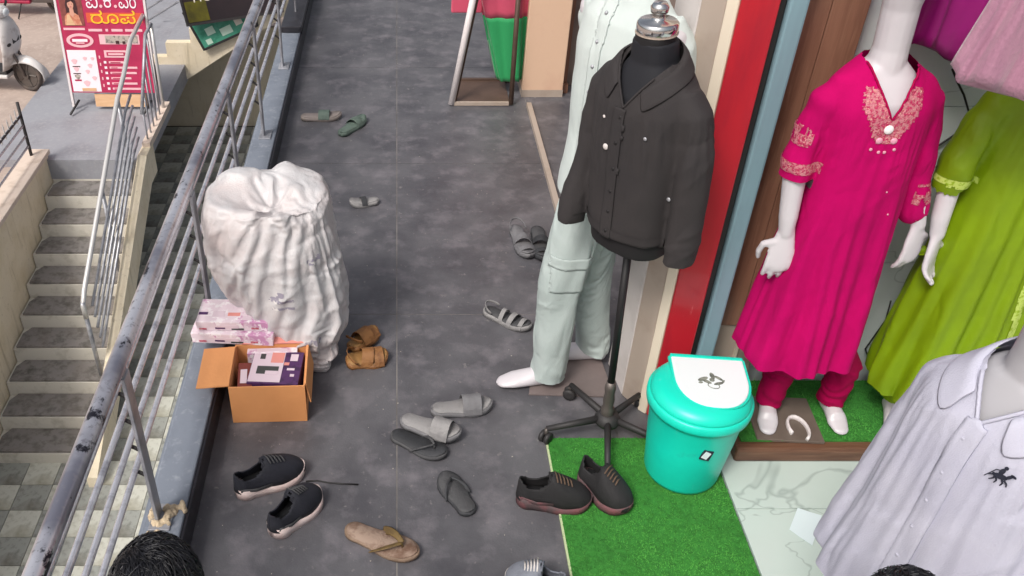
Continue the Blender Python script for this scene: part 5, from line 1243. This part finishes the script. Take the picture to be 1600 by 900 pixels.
# small rider emblem as joined thread shapes
lgx, lgz = .078, 1.215
vb = min((v for v in wme.vertices if v.normal.y < -.1), key=lambda v: (v.co.x - lgx) ** 2 + (v.co.z - lgz) ** 2)
em = MB()
def blob(cx_, cy_, a, b, r=0): em.prism([(cx_ + a * math.cos(t_) * math.cos(r) - b * math.sin(t_) * math.sin(r), cy_ + a * math.cos(t_) * math.sin(r) + b * math.sin(t_) * math.cos(r)) for t_ in np.linspace(0, 2 * math.pi, 15)[:-1]], 0, .0015)
blob(0, 0, .014, .0065, .15); blob(.015, .008, .009, .0035, .9); blob(.021, .014, .006, .0028, -.3)          # horse: barrel, neck, head
for q_ in ((.010, -.005, .018, -.017), (.006, -.005, .007, -.021), (-.009, -.004, -.016, -.018), (-.006, -.005, -.005, -.021), (-.013, .002, -.022, -.008)): em.tube([(q_[0], q_[1], .001), ((q_[0] + q_[2]) / 2 + .003, (q_[1] + q_[3]) / 2, .001), (q_[2], q_[3], .001)], [.0022, .0018, .0012], 5)
blob(-.001, .013, .005, .009, -.3); blob(.003, .025, .004, .0042)                                            # rider
em.tube([(.001, .016, .001), (-.012, .012, .001), (-.026, -.016, .001)], .0011, 5)
nrm = vb.normal.copy(); q = nrm.to_track_quat('Z', 'Y')
em.xform(Matrix.Diagonal((.85, .85, 1, 1))).build('emblem', M['ink'], wo, loc=vb.co + nrm * .003, rot=q.to_euler())

# ================================================================ PEOPLE AT THE BOTTOM EDGE
def person(label, loc, rz, hgt, shirt_m, leg_m, seed):
    t = thing('person', label, 'person', loc, rz); k = hgt / 1.25
    S_ = MB()   # local front = +y
    sc_ = lambda v: Vector(v) * k
    def rg(z, w_, d_, y=0): return [tuple(sc_(p)) for p in ring(0, y, z, w_, d_, 28)]
    S_.loft([rg(.60, .115, .085), rg(.72, .105, .08), rg(.82, .12, .085), rg(.93, .14, .085), rg(.985, .10, .06), rg(1.01, .045, .045)])
    S_.tube([sc_((0, 0, .99)), sc_((0, .008, 1.06))], .042 * k, 14)
    S_.ell(sc_((0, .012, 1.145)), (.070 * k, .086 * k, .105 * k)); S_.ell(sc_((0, .05, 1.095)), (.045 * k, .045 * k, .05 * k))
    S_.tube([sc_((0, .092, 1.155)), sc_((0, .108, 1.122)), sc_((0, .095, 1.115))], [.008 * k, .013 * k, .008 * k], 8, round_ends=True)
    for s in (-1, 1):
        S_.ell(sc_((s * .071, .005, 1.135)), (.010 * k, .018 * k, .027 * k))
        S_.ell(sc_((s * .028, .084, 1.148)), (.012 * k, .008 * k, .007 * k))
        S_.tube([sc_((s * .13, 0, .95)), sc_((s * .165, -.01, .79)), sc_((s * .17, .04, .64))], [.040 * k, .032 * k, .022 * k], 12, round_ends=True)
        hand(S_, sc_((s * .17, .042, .63)), (0, .1, -1), (-s, .1, 0), .78 * k, .3, s)
        S_.tube([sc_((s * .06, 0, .62)), sc_((s * .065, .01, .33)), sc_((s * .065, -.01, .07))], [.068 * k, .048 * k, .030 * k], 12, round_ends=True)
        foot(S_, sc_((s * .065, -.01, .05)), sc_((s * .075, .13, .0)), .8 * k)
    S_.tube([sc_((-.022, .093, 1.093)), sc_((0, .098, 1.091)), sc_((.022, .093, 1.093))], [.004 * k, .006 * k, .004 * k], 8, round_ends=True)
    put('body', remesh(S_, .0055, 2), M['skin'], t, smooth=True)
    Q = MB(); Q.loft([rg(.60, .135, .105), rg(.72, .125, .10), rg(.84, .135, .102), rg(.93, .15, .098), rg(.985, .105, .07), rg(1.01, .058, .055)])
    for s in (-1, 1): Q.tube([sc_((s * .12, 0, .95)), sc_((s * .15, -.004, .87)), sc_((s * .163, -.008, .81))], [.05 * k, .048 * k, .048 * k], 14)
    put('shirt', remesh(Q, .007, 2, lambda p, n: .004 * nz(p, 9) + .003 * math.sin(40 * p.z + 6 * nz(p, 6))), shirt_m, t, smooth=True)
    Q = MB(); Q.loft([rg(.56, .12, .09), rg(.66, .125, .095)])
    for s in (-1, 1): Q.tube([sc_((s * .06, 0, .62)), sc_((s * .065, .01, .33)), sc_((s * .065, -.01, .08))], [.08 * k, .065 * k, .055 * k], 14)
    put('trousers', remesh(Q, .008, 2, lambda p, n: .004 * nz(p, 9)), leg_m, t, smooth=True)
    # hair: a close cap and several hundred locks that whorl from the crown
    hc = sc_((0, -.004, 1.158)); hr_ = Vector((.080, .096, .100)) * k
    cap = MB().ell(hc, hr_, None, 28, 20)
    cm = remesh(cap, .006, 2, lambda p, n: .004 * nz(p, 30, seed) * k, cut=lambda c, n: (c.y > .045 * k and c.z < 1.19 * k) or c.z < 1.075 * k or (c.z < 1.13 * k and c.y > .0))
    h = put('hair', cm, M['hair'], t, smooth=True)
    r = np.random.RandomState(seed); lk = MB()
    for i in range(2600):
        a = r.uniform(0, 2 * math.pi); el = math.asin(r.uniform(-.1, 1)); p_ = Vector((math.cos(el) * math.cos(a), math.cos(el) * math.sin(a), math.sin(el))); pts = []
        down = Vector((p_.x * .5 + .55, p_.y * .5 - .3, -.55)) + Vector(r.normal(0, .45, 3).tolist()) + 1.3 * Vector((nz(p_, 2.2, seed), nz(p_, 2.2, seed + 1), 0))
        dv = (down - p_ * down.dot(p_)).normalized(); kick = r.uniform(-.2, 1)
        for j in range(5):
            q_ = (p_ + dv * j * .11).normalized()
            pts.append(hc + Vector((hr_.x * q_.x, hr_.y * q_.y, hr_.z * q_.z)) * (1.015 + .022 * j * kick + .02 * (j in (1, 2, 3))))
        if pts[-1].y > .05 * k and pts[-1].z < 1.18 * k: continue
        lk.tube(pts, [.0010 * k, .0013 * k, .0012 * k, .0009 * k, .0003 * k], 3, cap=False)
    tag(lk.build('locks', M['hair'], h, smooth=True), kind='stuff')
    return t
person('person with short tousled black hair at the railing end of the bottom edge', (-.425, .955, 0), R(8), 1.225, M['greycloth'], M['darkcloth'], 3)
person('person whose black crown just shows in front of the white shirt', (.885, .905, 0.0), R(-10), 1.20, M['darkcloth'], M['greycloth'], 9)
